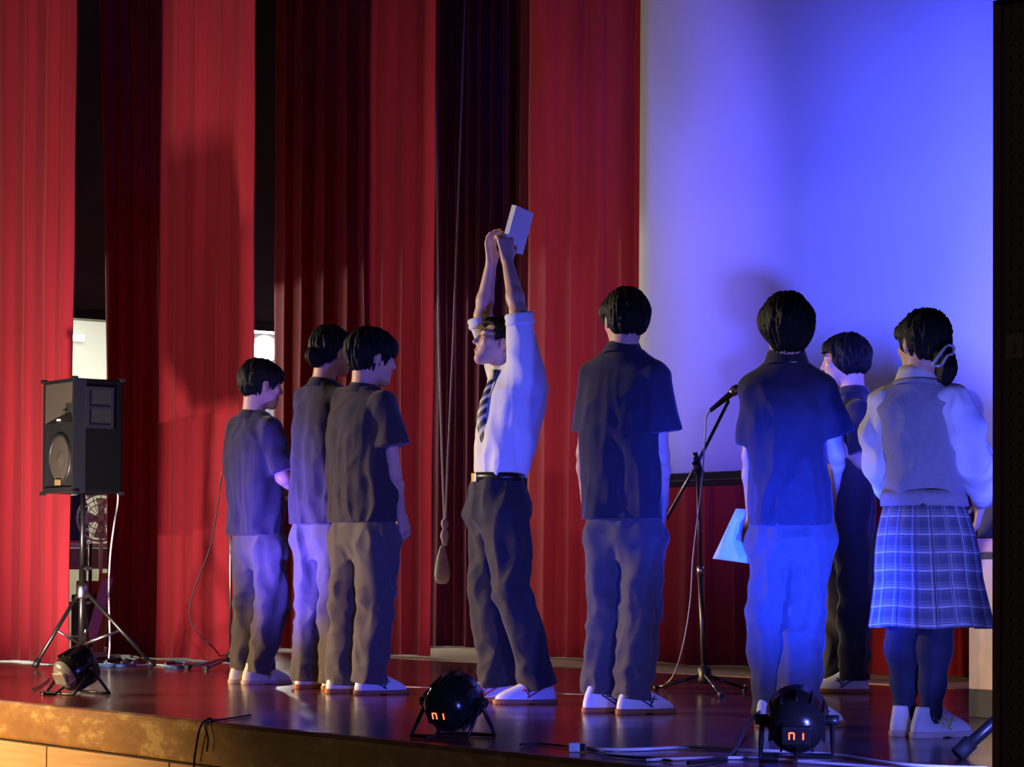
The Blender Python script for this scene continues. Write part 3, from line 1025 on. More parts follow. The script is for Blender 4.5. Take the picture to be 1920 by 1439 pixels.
# ------------------------------------------------------------------ microphone stand
def mic(o, tail, head):
    tail = Vector(tail); head = Vector(head)
    d = (head - tail).normalized()
    L = (head - tail).length
    Mm = align(d, tail)
    MB().lathe([(0.008, 0.0), (0.010, 0.004), (0.0115, 0.03), (0.0165, L - 0.055), (0.017, L - 0.05)], 16, Mm).build('microphone_body', 'dark_steel', o)
    MB().lathe([(0.017, L - 0.05), (0.0225, L - 0.042), (0.026, L - 0.02), (0.022, L), (0.008, L + 0.009), (0.0, L + 0.01)], 16, Mm, cap=False).build('microphone_grille', 'steel', o)


bp_ = at_floor(1321, 1297)
dm = depth_of(bp_)
o = empty('microphone_stand', (bp_.x, bp_.y, 0))
tag(o, 'boom microphone stand between two standing students in front of the screen', 'microphone stand')
L_ = lambda px, py, da=0.0: at_depth(px, py, dm + da) - Vector((bp_.x, bp_.y, 0))
top = L_(1309, 884)
MB().tube([(0, 0, 0.07), L_(1313, 1070)], 0.0135, 10).tube([L_(1313, 1072), top], 0.0095, 10).build('pole', 'dark_steel', o)
MB().tube([L_(1314, 1062), L_(1313, 1078)], 0.018, 10).build('clutch', 'steel', o)
MB().tube([L_(1250, 973, 0.05), L_(1309, 866), L_(1364, 757, -0.05)], 0.0085, 8).build('boom', 'dark_steel', o)
MB().tube([L_(1305, 868, -0.03), L_(1311, 886)], 0.022, 10).tube([L_(1303, 849), L_(1306, 866)], 0.014, 8).tube([L_(1311, 884), L_(1316, 890)], 0.02, 8).build('boom_clamp', 'black_plastic', o)
MB().tube([L_(1364, 757, -0.05), L_(1365, 748, -0.05), L_(1352, 752, -0.05)], 0.012, 8).build('microphone_clip', 'black_plastic', o)
mic(o, L_(1331, 771, -0.05), L_(1385, 727, -0.05))
MB().lathe([(0.028, 0.04), (0.034, 0.06), (0.034, 0.11), (0.02, 0.13)], 12).build('leg_hub', 'black_plastic', o)
for px, py in ((1226, 1296), (1400, 1297), (1354, 1311)):
    e = at_floor(px, py) - Vector((bp_.x, bp_.y, 0)); e.z = 0.012
    leg = MB().tube([(0, 0, 0.085), e], 0.0095, 8).build('leg', 'black_gloss', o)
    MB().tube([e.lerp(Vector((0, 0, 0.085)), 0.07), e], 0.015, 8).build('rubber_foot', 'black_plastic', leg)
cb = curve_pts([L_(1331, 771, -0.05), L_(1324, 785, -0.05), L_(1322, 820, -0.04), L_(1318, 880, -0.04), L_(1312, 940, -0.03), L_(1300, 1040, -0.03), L_(1294, 1130, -0.03), L_(1281, 1210, -0.06), L_(1262, 1268, -0.1), at_floor(1240, 1290) - Vector((bp_.x, bp_.y, -0.006))])
MB().tube(cb, 0.0034, 6).build('microphone_cable', 'cable_grey', o)

# second, straight microphone stand half hidden by the leftmost student
b2 = at_floor(436, 1252)
d2 = depth_of(b2)
o = empty('microphone_stand', (b2.x, b2.y, 0))
tag(o, 'straight chrome microphone stand behind the leftmost student', 'microphone stand')
L2 = lambda px, py, da=0.0: at_depth(px, py, d2 + da) - Vector((b2.x, b2.y, 0))
MB().tube([L2(433, 1232), L2(431, 880)], 0.0105, 10).build('pole', 'steel', o)
MB().lathe([(0.026, 0.03), (0.032, 0.05), (0.032, 0.08), (0.018, 0.1)], 12, Matrix.Translation((L2(433, 1240).x, L2(433, 1240).y, 0))).build('leg_hub', 'black_plastic', o)
h0 = L2(433, 1240); h0.z = 0.06
for px, py in ((349, 1256), (384, 1258), (490, 1252)):
    e = at_floor(px, py) - Vector((b2.x, b2.y, 0)); e.z = 0.013
    leg = MB().tube([h0, e], 0.0095, 8).build('leg', 'steel', o)
    MB().tube([e.lerp(h0, 0.08), e], 0.016, 8).build('rubber_foot', 'black_plastic', leg)
mic(o, L2(431, 884), L2(440, 838))
cb = curve_pts([L2(430, 884), L2(424, 884), L2(416, 890), L2(408, 950), L2(393, 1030), L2(366, 1100), L2(355, 1145), L2(362, 1176), L2(372, 1190), L2(400, 1215, 0.03), at_floor(418, 1240) - Vector((b2.x, b2.y, -0.006))])
MB().tube(cb, 0.004, 6).build('microphone_cable', 'cable_black', o)


# ------------------------------------------------------------------ cables and small things on the boards
def cable(label, pts, r, material, name='cable', z=None):
    P3 = [at_floor(p[0], p[1], 0.0) + Vector((0, 0, (p[2] if len(p) > 2 else 0) + r + 0.002)) for p in pts]
    base = P3[0].copy(); base.z = 0
    o = MB().tube([q - base for q in curve_pts(P3, 6)], r, 8).build(name, material, None, base)
    return tag(o, label, 'cable')


cable('white cable running along the front boards to the bottom right', [(1096, 1407), (1130, 1410), (1200, 1410), (1290, 1406), (1390, 1411), (1470, 1414), (1560, 1420), (1640, 1432), (1720, 1441), (1850, 1446)], 0.0055, 'cable_white')
cable('second pale cable crossing under the lamp with red digits', [(1210, 1430), (1300, 1427), (1400, 1426), (1500, 1433), (1600, 1440), (1700, 1449)], 0.005, 'cable_white')
cable('thin black cable from the connector block toward the front edge', [(1100, 1409), (1125, 1413), (1140, 1420), (1180, 1424), (1220, 1426), (1260, 1431)], 0.004, 'cable_black')
cable('black cable arching from the lamp with red digits', [(1442, 1362, .06), (1425, 1364, .05), (1400, 1378, .03), (1384, 1402), (1366, 1424), (1330, 1432), (1290, 1437)], 0.0065, 'cable_black')
cable('black cable lying before the connector block near the front edge', [(975, 1400), (1010, 1399), (1050, 1402), (1075, 1406)], 0.004, 'cable_black')
p1 = at_floor(1080, 1411)
o = empty('cable_connector', (p1.x, p1.y, 0), VIEW_RZ)
tag(o, 'small pale connector block with black end on the boards', 'connector')
MB().box((-0.024, -0.014, 0.001), (0.012, 0.014, 0.03), bevel=0.003).build('shell', 'white_board', o)
MB().box((0.012, -0.012, 0.003), (0.032, 0.012, 0.027), bevel=0.003).build('collar', 'black_plastic', o)
# cable hanging over the stage lip
pa = at_floor(470, 1344); pb = at_floor(400, 1354); 
q1 = at_y(381, 1357, YF - 0.03); q2 = at_y(368, 1400, YF - 0.035); q3 = at_y(363, 1450, YF - 0.035)
up = Vector((0, 0, 0.006))
cb = curve_pts([pa + up, at_floor(435, 1350) + up, pb + up, Vector((q1.x, YF, 0.012)), Vector((q1.x - 0.01, YF - 0.034, -0.015)), q2, q3, q3 + Vector((0, 0, -0.3))])
tag(MB().tube([q - pa for q in cb], 0.0045, 8).build('cable', 'cable_black', None, pa), 'black cable hanging over the worn stage lip', 'cable')
pa = at_y(385, 1360, YF - 0.032)
cb = curve_pts([Vector((pa.x, YF + 0.01, 0.008)), Vector((pa.x, YF - 0.033, -0.01)), at_y(390, 1385, YF - 0.034), at_y(388, 1410, YF - 0.034)], 5)
tag(MB().tube([q - pa for q in cb], 0.0035, 8).build('cable', 'cable_black', None, pa), 'short thin cable end beside the one hanging over the lip', 'cable')
cable('bright metal cable end lying left of the pale shelled par light', [(62, 1296), (76, 1288), (88, 1280), (92, 1275)], 0.006, 'steel')
cable('short bright lead curling beside the pale shelled par light', [(76, 1303), (88, 1300), (98, 1303)], 0.006, 'steel')
for k, (cx, cy, rx, ry) in enumerate(((228, 1247, 32, 6), (205, 1246, 36, 7), (330, 1252, 22, 4))):
    lab = ['blue cable coil on the boards beside the speaker stand', 'loose dark blue cable loop under the speaker stand', 'small blue cable loop between the stand and the chrome microphone stand'][k]
    cable(lab, [(cx + rx * (1 - 0.1 * (i // 10)) * math.cos(i * 0.63), cy + ry * math.sin(i * 0.63), 0.004 * (i // 5)) for i in range(22)], 0.006, 'cable_blue', 'cable_coil')
cable('pale cable along the foot of the second leg curtain', [(180, 1248), (240, 1251), (290, 1249), (340, 1254), (360, 1250)], 0.005, 'cable_white')
# lead hanging from the back of the loudspeaker
pa = at_depth(220, 905, D_SP + 0.25)
cb = curve_pts([pa, at_depth(221, 940, D_SP + .3), at_depth(214, 985, D_SP + .35), at_depth(207, 1040, D_SP + .35), at_depth(204, 1110, D_SP + .35), at_depth(206, 1200, D_SP + .35), at_depth(204, 1235, D_SP + 0.35)])
tag(MB().tube([q - pa for q in cb], 0.006, 8).build('cable', 'cable_white', None, pa), 'pale lead hanging from the back of the loudspeaker', 'cable')

# ------------------------------------------------------------------ pull rope with weight bag
YR = 11.15
kn = at_y(834, 985, YR)
o = empty('pull_rope', (kn.x, kn.y, kn.z))
tag(o, 'pale curtain pull rope with a hanging weight bag', 'rope')
K = lambda px, py: at_y(px, py, YR) - kn
for a_ in (((812, -120), (819, 300), (823, 640), (829, 860), (833, 985)), ((876, -120), (862, 300), (850, 640), (840, 860), (835, 985))):
    MB().tube([K(*q) for q in a_], 0.0085, 8).build('strand', 'rope', o)
F_ = K(832, 1000)
MB().lathe([(0.01, 0.05), (0.028, 0.03), (0.03, 0.0), (0.016, -0.03), (0.03, -0.06), (0.034, -0.09), (0.022, -0.13), (0.02, -0.16)], 14, Matrix.Translation(K(834, 985))).build('knot', 'rope', o)
Mb = Matrix.Translation(K(829, 1096))
MB().lathe([(0.0, 0.0), (0.035, 0.004), (0.055, 0.03), (0.062, 0.075), (0.055, 0.14), (0.042, 0.21), (0.026, 0.27), (0.016, 0.30)], 18, Mb, cap=False).build('weight_bag', 'sandbag', o)

# ------------------------------------------------------------------ lectern and tripod leg at the right edge
lc = at_floor(1816, 1346)
o = empty('lectern', (lc.x, lc.y, 0))
tag(o, 'pale wooden lectern with dark plinth half hidden by the right side panel', 'lectern')
hz = at_depth(1830, 1010, depth_of(lc)).z
MB().box((0, 0, 0.0), (0.62, 0.45, 0.115), bevel=0.006).build('plinth', 'black_matte', o)
MB().box((0.0, 0.0, 0.115), (0.62, 0.45, hz - 0.085), bevel=0.006).build('body', 'pale_wood', o)
MB().box((-0.006, -0.006, hz - 0.085), (0.63, 0.46, hz - 0.06), bevel=0.003).build('band', 'black_matte', o)
MB().box((-0.003, -0.003, hz - 0.06), (0.625, 0.455, hz), bevel=0.006).build('crown', 'plum_wood', o)
Mt = Matrix.Translation((0.03, 0.02, hz)) 
mb = MB().add([(0, 0, 0), (0.56, 0, 0), (0.56, 0.42, 0), (0, 0.42, 0), (0, 0, 0.27), (0.56, 0, 0.27), (0.56, 0.42, 0.16), (0, 0.42, 0.16)],
              [(0, 3, 2, 1), (4, 5, 6, 7), (0, 1, 5, 4), (1, 2, 6, 5), (2, 3, 7, 6), (3, 0, 4, 7)], False, Mt)
mb.build('reading_desk', 'black_matte', o)
ft = at_floor(1800, 1424)
o = empty('tripod', (ft.x, ft.y, 0))
tag(o, 'black tripod foot poking out beside the right side panel', 'stand')
apex = at_depth(1925, 1300, depth_of(ft) + 0.05) - Vector((ft.x, ft.y, 0))
leg = MB().tube([(0, 0, 0.02), apex], 0.019, 12).build('leg', 'black_plastic', o)
dd = apex.normalized()
MB().tube([Vector((0, 0, 0.02)) - dd * 0.012, Vector((0, 0, 0.02)) + dd * 0.05], 0.026, 12).build('rubber_foot', 'black_matte', leg)
MB().tube([apex - Vector((0, 0, 0.05)), apex + Vector((0, 0, 0.9))], 0.022, 12).build('pole', 'black_plastic', o)
for sx, sy in ((0.30, 0.12), (0.12, -0.2)):
    MB().tube([apex, Vector((apex.x + sx, apex.y + sy, 0.02))], 0.019, 10).build('leg', 'black_plastic', o)

# ------------------------------------------------------------------ clutter in the left wing, seen past the speaker stand
def B_(px, py, d):
    return at_depth(px, py, d)


dfan = 18.4
fc = B_(190, 972, dfan)
o = empty('electric_fan', (fc.x, fc.y, 0))
tag(o, 'pale electric fan with round cage in the lit wing', 'fan')
Mf = align((0.7, -0.68, 0.1), (0, 0, fc.z))
mb = MB()
for R_ in (0.17, 0.13, 0.09):
    mb.tube([Mf @ Vector((R_ * math.cos(t), R_ * math.sin(t), 0.05 - (R_ - 0.09) * 0.3)) for t in [2 * math.pi * k / 32 for k in range(33)]], 0.008 if R_ == 0.17 else 0.004, 6, caps=False)
for k in range(16):
    t = 2 * math.pi * k / 16
    mb.tube([Mf @ Vector((0.04 * math.cos(t), 0.04 * math.sin(t), 0.06)), Mf @ Vector((0.17 * math.cos(t), 0.17 * math.sin(t), 0.026))], 0.003, 5)
mb.build('cage', 'white_board', o)
for k in range(4):
    t = 2 * math.pi * k / 4
    MB().add([(0.02, -0.01, 0), (0.14, -0.05, 0.012), (0.15, 0.05, -0.012), (0.02, 0.02, 0), (0.02, -0.01, .004), (0.14, -0.05, 0.016), (0.15, 0.05, -0.008), (0.02, 0.02, .004)],
             [(3, 2, 1, 0), (4, 5, 6, 7), (0, 1, 5, 4), (1, 2, 6, 5), (2, 3, 7, 6), (3, 0, 4, 7)], False, Mf @ Matrix.Rotation(t, 4, 'Z')).build('blade', 'lens_glass', o)
MB().lathe([(0.04, -0.1), (0.05, -0.06), (0.05, 0.0)], 14, Mf).build('motor', 'white_board', o)
MB().tube([(0, 0, 0.03), (0, 0, fc.z - 0.06)], 0.014).build('pole', 'white_board', o)
MB().lathe([(0.17, 0.0), (0.17, 0.02), (0.04, 0.045)], 20).build('base', 'white_board', o)
# folding table with dark cloth bag
tp = B_(165, 1022, 19.2)
o = empty('side_table', (tp.x, tp.y, 0), VIEW_RZ)
tag(o, 'narrow table with a pale edge behind the speaker pole', 'table')
MB().box((-0.35, -0.25, tp.z - 0.02), (0.4, 0.25, tp.z + 0.008), bevel=0.004).build('table_top', 'white_board', o)
for sx in (-0.32, 0.37):
    for sy in (-0.22, 0.22):
        MB().tube([(sx, sy, 0), (sx, sy, tp.z - 0.02)], 0.014).build('leg', 'dark_steel', o)
MB().box((-0.33, -0.22, tp.z - 0.18), (0.38, 0.22, tp.z - 0.03)).build('apron', 'room_grey', o)
bg = B_(136, 1015, 19.05)
F0 = Field((-0.25, -0.2, -0.02), (0.25, 0.2, 0.45), 0.012)
F0.box((0, 0, 0.16), (0.11, 0.08, 0.155), 0.05, 0.02)
F0.cone((-0.06, 0, 0.3), (0.05, 0, 0.34), 0.03, 0.025, 0.04)
V, F = F0.mesh()
V = V + vnormals(V, F) * (perlin(V * (14, 14, 7)) * 0.03)[:, None]
o = link_mesh('cloth_bag', mesh_np('cloth_bag', V, F), 'blue_cloth', None, (bg.x, bg.y, tp.z + 0.012), (0, 0, VIEW_RZ))
tag(o, 'dark blue slumped cloth bag on the narrow table', 'bag')


def leaning(name, a, b_, w, t, d, material, label, cat):
    A = B_(*a, d); Bv = B_(*b_, d + 0.25)
    A.z = max(A.z, 0.01)
    ax = (Bv - A)
    sd = RGT * w
    th = ax.cross(sd).normalized() * t
    q = [Vector((0, 0, 0)), sd, sd + ax, ax]
    mb = MB().add(q + [v + th for v in q], [(0, 3, 2, 1), (4, 5, 6, 7), (0, 1, 5, 4), (1, 2, 6, 5), (2, 3, 7, 6), (3, 0, 4, 7)])
    return tag(mb.build(name, material, None, A), label, cat)


leaning('board', (158, 1205), (192, 1085), 0.075, 0.02, 17.4, 'white_board', 'white board leaning at a slant behind the speaker stand', 'board')
leaning('board', (172, 1222), (186, 1075), 0.085, 0.02, 18.1, 'orange_board', 'orange wooden board leaning behind the slanting white one', 'board')
o = empty('equipment_rack', B_(135, 1226, 17.75), VIEW_RZ)
o.location.z = 0
tag(o, 'dark metal equipment rack left of the speaker pole', 'rack')
for sx in (-0.12, 0.1):
    for sy in (-0.12, 0.12):
        MB().tube([(sx, sy, 0), (sx, sy, 0.8)], 0.013).build('upright', 'dark_steel', o)
for zz in (0.12, 0.36, 0.6, 0.78):
    MB().box((-0.13, -0.13, zz), (0.11, 0.13, zz + 0.018)).build('shelf', 'steel' if zz > 0.5 else 'dark_steel', o)
bx = B_(185, 1090, 18.8)
bx2 = B_(172, 1064, 18.8)
o = MB().box((-0.1, -0.08, 0), (0.16, 0.1, 0.1), bevel=0.01).build('tool_box', 'red_plastic', None, (bx2.x, bx2.y, 0.42), (0, 0, VIEW_RZ))
tag(o, 'dark red box on a low crate behind the boards', 'box')
o = MB().box((-0.13, -0.1, 0), (0.2, 0.14, 0.42), bevel=0.01).build('crate', 'black_plastic', None, (bx2.x, bx2.y, 0.0), (0, 0, VIEW_RZ))
tag(o, 'black crate carrying the dark red box in the wing', 'crate')


# ================================================================== people
def rotz(phi):
    """axes of a body turned by phi (clockwise from straight away): columns right, forward, up"""
    c, s_ = math.cos(phi), math.sin(phi)
    return np.array([[c, s_, 0], [-s_, c, 0], [0, 0, 1]], float)


def rot_head(phi, pitch=0.0, roll=0.0):
    cp, sp_ = math.cos(pitch), math.sin(pitch)
    cr_, sr = math.cos(roll), math.sin(roll)
    Rx = np.array([[1, 0, 0], [0, cp, -sp_], [0, sp_, cp]])
    Ry = np.array([[cr_, 0, sr], [0, 1, 0], [-sr, 0, cr_]])
    return rotz(phi) @ Rx @ Ry


def folds(V, F, parts):
    """cloth folds: parts = list of (amplitude, frequency xyz, seed, ridged, weight function or None)"""
    for amp, fr, seed, ridged, wf_ in parts:
        Nn = vnormals(V, F)
        q = V * np.array(fr) + seed * 7.31
        q = q + 0.35 * np.stack([perlin(V * 5 + seed), perlin(V * 5 + seed + 40), perlin(V * 5 + seed + 80)], 1)
        f = perlin(q)
        if ridged: f = 0.30 - 1.5 * np.sqrt(f * f + 0.0012)
        w = wf_(V) if wf_ else 1.0
        Nh = Nn.copy(); Nh[:, 2] *= 0.25
        V = V + Nh * (amp * f * w * (1 - np.abs(Nn[:, 2]) ** 3))[:, None]
    return V


# ------------------------------------------------------------------ sports shoe, shared by everybody
def make_shoe():
    F0 = Field((-0.07, -0.1, -0.01), (0.07, 0.24, 0.15), 0.0055)
    F0.loft([(0.012, 0, 0.055, 0.046, 0.142), (0.035, 0, 0.055, 0.047, 0.142), (0.055, 0, 0.045, 0.044, 0.128), (0.075, 0, 0.02, 0.039, 0.095), (0.1, 0, 0.0, 0.036, 0.064), (0.115, 0, -0.005, 0.034, 0.055)], 0, 0.0, 2.2)
    F0.ell((0, -0.002, 0.122), (0.027, 0.045, 0.05), 0.01, sub=True)
    V, F = F0.mesh()
    V = relax(V, F, 2)
    upper = mesh_np('shoe', V, F)
    F1 = Field((-0.07, -0.11, -0.01), (0.07, 0.24, 0.05), 0.005)
    F1.loft([(0.0, 0, 0.057, 0.047, 0.146), (0.012, 0, 0.057, 0.0495, 0.151), (0.026, 0, 0.056, 0.049, 0.149)], 0, 0.0, 2.3, zlo=0.0, zhi=0.024)
    F1.ell((0, 0.045, -0.004), (0.06, 0.03, 0.012), 0.004, sub=True)
    V, F = F1.mesh()
    sole = mesh_np('sole', V, F)
    # tongue and laces
    mb = MB()
    for k in range(4):
        y = 0.035 + k * 0.024
        z = 0.105 - k * 0.0125
        mb.tube([(-0.026, y - 0.006, z - 0.012), (-0.012, y, z), (0.012, y + 0.004, z), (0.026, y - 0.004, z - 0.012)], 0.0035, 5)
    mb.tube([(0.0, 0.03, 0.112), (0.022, 0.02, 0.122), (0.03, 0.035, 0.108), (0.004, 0.032, 0.11)], 0.0035, 5)
    mb.tube([(0.0, 0.03, 0.112), (-0.02, 0.03, 0.124), (-0.03, 0.042, 0.106)], 0.0035, 5)
    laces = mb.build('laces', 'shoe_white')
    lm = laces.data
    bpy.data.objects.remove(laces)
    # side mark: a forked stripe hugging the shoe flank, thin solid
    mb = MB()
    def flank(y, z, sx):
        ztab = [0.012, 0.035, 0.055, 0.075, 0.1, 0.115]
        cy = np.interp(z, ztab, [0.055, 0.055, 0.045, 0.02, 0.0, -0.005])
        A = np.interp(z, ztab, [0.046, 0.047, 0.044, 0.039, 0.036, 0.034])
        B = np.interp(z, ztab, [0.142, 0.142, 0.128, 0.095, 0.064, 0.055])
        t = min(0.999, abs((y - cy) / B))
        return sx * (A * (1 - t ** 2.2) ** (1 / 2.2) + 0.0012)
    for sx in (1, -1):
        for (ya, za, yb_, zb_, w) in ((-0.02, 0.075, 0.06, 0.03, 0.007), (0.075, 0.075, 0.045, 0.032, 0.007), (0.025, 0.078, 0.055, 0.045, 0.005), (0.0, 0.07, 0.085, 0.062, 0.005)):
            pts = []
            for k in range(6):
                t = k / 5
                y = ya + (yb_ - ya) * t; z = za + (zb_ - za) * t
                pts.append(Vector((flank(y, z, sx), y, z)))
            mb.tube(pts, [w * 0.5] * 6, 6)
    mark = mb.build('side_mark', None)
    mm = mark.data
    bpy.data.objects.remove(mark)
    return upper, sole, lm, mm


SHOE = make_shoe()
SHOE_VAR = {}


def shoe_meshes(sole, mark):
    k = (sole, mark)
    if k not in SHOE_VAR:
        u, s_, l, mm = [q.copy() for q in SHOE]
        for q, mt in ((u, 'shoe_white'), (s_, sole), (l, 'shoe_white'), (mm, mark)):
            q.materials.clear(); q.materials.append(MATS[mt])
        SHOE_VAR[k] = (u, s_, l, mm)
    return SHOE_VAR[k]


class Person:
    def __init__(s, px, py, phi, label):
        s.base = at_floor(px, py)
        s.d = depth_of(s.base)
        s.phi = math.radians(phi)
        s.root = empty('person', s.base, VIEW_RZ)
        tag(s.root, label, 'person')
        s.S = FPX / s.d
        s.R = rotz(s.phi)
        s.seed = px % 97

    def loc(s, w):
        v = w - s.base
        return np.array((v.dot(RGT), v.dot(FWD), v.z), float)

    def P(s, px, py, a=0.0):
        return s.loc(at_depth(px, py, s.d + a))

    def G(s, px, a=0.0):
        p = s.P(px, 1300, a); p[2] = 0.0
        return p

    def link(s, name, V, F, material, parent=None):
        return link_mesh(name, mesh_np(name, V, F), material, parent or s.root)

    def sec(s, y, xl, xr, ratio=0.62, a=0.0, phi=None):
        phi = s.phi if phi is None else phi
        p = s.P((xl + xr) / 2, y, a)
        w = (xr - xl) / 2 * (s.d + a) / FPX
        A = w / math.sqrt(math.cos(phi) ** 2 + (ratio * math.sin(phi)) ** 2)
        return (p[2], p[0], p[1], A, A * ratio)

    # ---- bare body: one continuous skin from head to feet
    def body(s, J, hs=1.0, hphi=0.0, hpitch=0.0, hroll=0.0, hands=(), h=0.006, arms=True):
        s.J = J
        pts = np.array([np.array(v) for v in J.values()])
        lo = pts.min(0) - 0.16; hi = pts.max(0) + 0.17
        for hd in hands:
            w_ = np.array(hd[0]); lo = np.minimum(lo, w_ - 0.2); hi = np.maximum(hi, w_ + 0.2)
        lo[2] = max(lo[2], -0.005)
        F0 = Field(lo, hi, h)
        HR = rot_head(math.radians(hphi), math.radians(hpitch), math.radians(hroll))
        s.HR, s.hs, s.hc = HR, hs, np.array(J['head'])
        q = lambda x, y, z: s.hc + HR @ (np.array((x, y, z)) * hs)
        e = lambda c, r, k=0.02, sub=False: F0.ell(q(*c), np.array(r) * hs, k * hs, HR, sub)
        e((0, -0.012, 0.03), (0.075, 0.093, 0.084))
        e((0, 0.022, -0.035), (0.062, 0.066, 0.062), 0.03)
        e((0, 0.052, -0.03), (0.052, 0.044, 0.076), 0.02)
        e((0, 0.070, -0.094), (0.026, 0.022, 0.020), 0.03)
        F0.chain([q(0, 0.088, 0.022), q(0, 0.098, 0.0), q(0, 0.110, -0.024)], [0.007 * hs, 0.008 * hs, 0.0115 * hs], 0.01 * hs)
        e((0.011, 0.095, -0.030), (0.008, 0.01, 0.007), 0.006); e((-0.011, 0.095, -0.030), (0.008, 0.01, 0.007), 0.006)
        e((0, 0.083, 0.030), (0.048, 0.013, 0.011), 0.015)
        e((0, 0.092, -0.054), (0.021, 0.009, 0.006), 0.006); e((0, 0.090, -0.066), (0.019, 0.009, 0.007), 0.006)
        for sx in (1, -1):
            e((sx * 0.030, 0.100, 0.008), (0.017, 0.014, 0.010), 0.008, True)
            e((sx * 0.030, 0.078, 0.007), (0.013, 0.014, 0.011), 0.003)
            e((sx * 0.045, 0.068, -0.015), (0.018, 0.016, 0.016), 0.02)
            e((sx * 0.078, -0.008, -0.005), (0.011, 0.019, 0.031), 0.006)
            e((sx * 0.089, 0.0, -0.003), (0.006, 0.010, 0.018), 0.004, True)
        F0.cone(q(0, -0.028, -0.03), J['neck'], 0.056 * hs, 0.056, 0.03)
        ch, pv = np.array(J['chest']), np.array(J['pelvis'])
        F0.cone(J['neck'], ch, 0.055, 0.066, 0.03)
        F0.cone(ch, pv, 0.066, 0.066, 0.03)
        for sd in ('R', 'L'):
            F0.cone(np.array(J['neck']) * 0.7 + ch * 0.3, J['sh' + sd], 0.045, 0.042, 0.03)
            if arms:
                F0.chain([J['sh' + sd], J['el' + sd]], [0.044, 0.037], 0.02)
                el, wr_ = np.array(J['el' + sd]), np.array(J['wr' + sd])
                F0.chain([el, el * 0.7 + wr_ * 0.3, wr_], [0.037, 0.038, 0.025], 0.02)
            F0.cone(pv, J['hip' + sd], 0.06, 0.055, 0.03)
            kn_, an = np.array(J['kn' + sd]), np.array(J['an' + sd])
            F0.chain([J['hip' + sd], kn_, kn_ * 0.7 + an * 0.3, an], [0.052, 0.042, 0.042, 0.032], 0.03)
            F0.cone(an, np.array(J['toe' + sd]), 0.032, 0.022, 0.02)
        for hd in hands:
            s.hand(F0, *hd)
        V, F = F0.mesh()
        V = relax(V, F, 1, 0.4)
        s.body_o = s.link('body', V, F, 'skin')
        for sx in (1, -1):
            mb = MB()
            c = q(sx * 0.030, 0.0885, 0.006)
            mb.lathe([(0.0, -0.004), (0.005 * hs, -0.002), (0.0062 * hs, 0.0), (0.0, 0.004)], 10, align(HR @ np.array((0, 1, 0)), c), cap=False)
            mb.build('eye', 'eye_dark', s.root)
            MB().tube([q(sx * 0.012, 0.098, 0.028), q(sx * 0.03, 0.0965, 0.034), q(sx * 0.048, 0.083, 0.028)], 0.0024 * hs, 6).build('eyebrow', 'hair_black', s.root)
        MB().tube([q(-0.019, 0.094, -0.061), q(0, 0.1015, -0.060), q(0.019, 0.094, -0.061)], [0.002, 0.0045, 0.002], 6).build('lips', 'lip', s.root)

    def hand(s, F0, wrist, fwd, palm, side=1, curl=0.4, sc=1.0, spread=1.0, thumb=0.6):
        w = np.array(wrist, float)
        f = np.array(fwd, float); f /= np.linalg.norm(f)
        p = np.array(palm, float); p -= f * (p @ f); p /= np.linalg.norm(p)
        t = np.cross(f, p) * side
        Rm = np.stack([t, f, p], 1)
        for off in (0.027, 0.009, -0.009, -0.027):
            F0.cone(w + t * off * 0.45 * sc, w + (f * 0.09 + t * off) * sc, 0.0145 * sc, 0.0125 * sc, 0.012)
        F0.ell(w + f * 0.035 * sc + t * 0.022 * sc + p * 0.008 * sc, (0.018 * sc, 0.032 * sc, 0.015 * sc), 0.015, Rm)
        for off, ln, sp_ in ((0.029, 0.070, 0.10), (0.010, 0.079, 0.03), (-0.010, 0.073, -0.04), (-0.029, 0.057, -0.12)):
            b_ = w + (f * 0.092 + t * off) * sc
            d = f + t * sp_ * spread
            d /= np.linalg.norm(d)
            ang = 0
            pts = [b_ - d * 0.015]
            pts.append(b_)
            for fr, kk in ((0.46, 0.8), (0.3, 1.15), (0.24, 0.9)):
                ang += curl * kk
                b_ = b_ + (d * math.cos(ang) + p * math.sin(ang)) * ln * fr * sc
                pts.append(b_)
            F0.chain(pts, [0.0095 * sc, 0.0095 * sc, 0.0088 * sc, 0.008 * sc, 0.0072 * sc], 0.004)
        b_ = w + (f * 0.028 + t * 0.03 + p * 0.006) * sc
        d1 = f * 0.7 + t * thumb + p * 0.45; d1 /= np.linalg.norm(d1)
        d2 = f * 0.9 + t * thumb * 0.3 + p * (0.35 + curl * 0.5); d2 /= np.linalg.norm(d2)
        F0.chain([b_, b_ + d1 * 0.038 * sc, b_ + d1 * 0.038 * sc + d2 * 0.034 * sc], [0.0125 * sc, 0.0105 * sc, 0.0085 * sc], 0.006)

    # ---- hair
    def hair(s, style='short', extra=None, h=0.0055, length=0.0, vol=1.0, face=0.044, fringe=0.03, nape=-0.062):
        hs, HR = s.hs * 1.0, s.HR
        q = lambda x, y, z: s.hc + HR @ (np.array((x, y, z)) * hs)
        R_ = 0.26 if extra else 0.17
        F0 = Field(s.hc - R_ * hs, s.hc + R_ * hs, h)
        e = lambda c, r, k=0.02, sub=False: F0.ell(q(*c), np.array(r) * hs, k * hs, HR, sub)
        bx_ = lambda c, r, rad=0.02, k=0.012, sub=True: F0.box(q(*c), np.array(r) * hs, rad * hs, k * hs, HR, sub)
        e((0, -0.014, 0.032), (0.089 * vol, 0.107 * vol, 0.097 * vol))
        e((0, -0.052, -0.012), (0.066 * vol, 0.056, 0.066), 0.03)
        e((0, 0.062, 0.050), (0.066, 0.044, 0.048), 0.03)
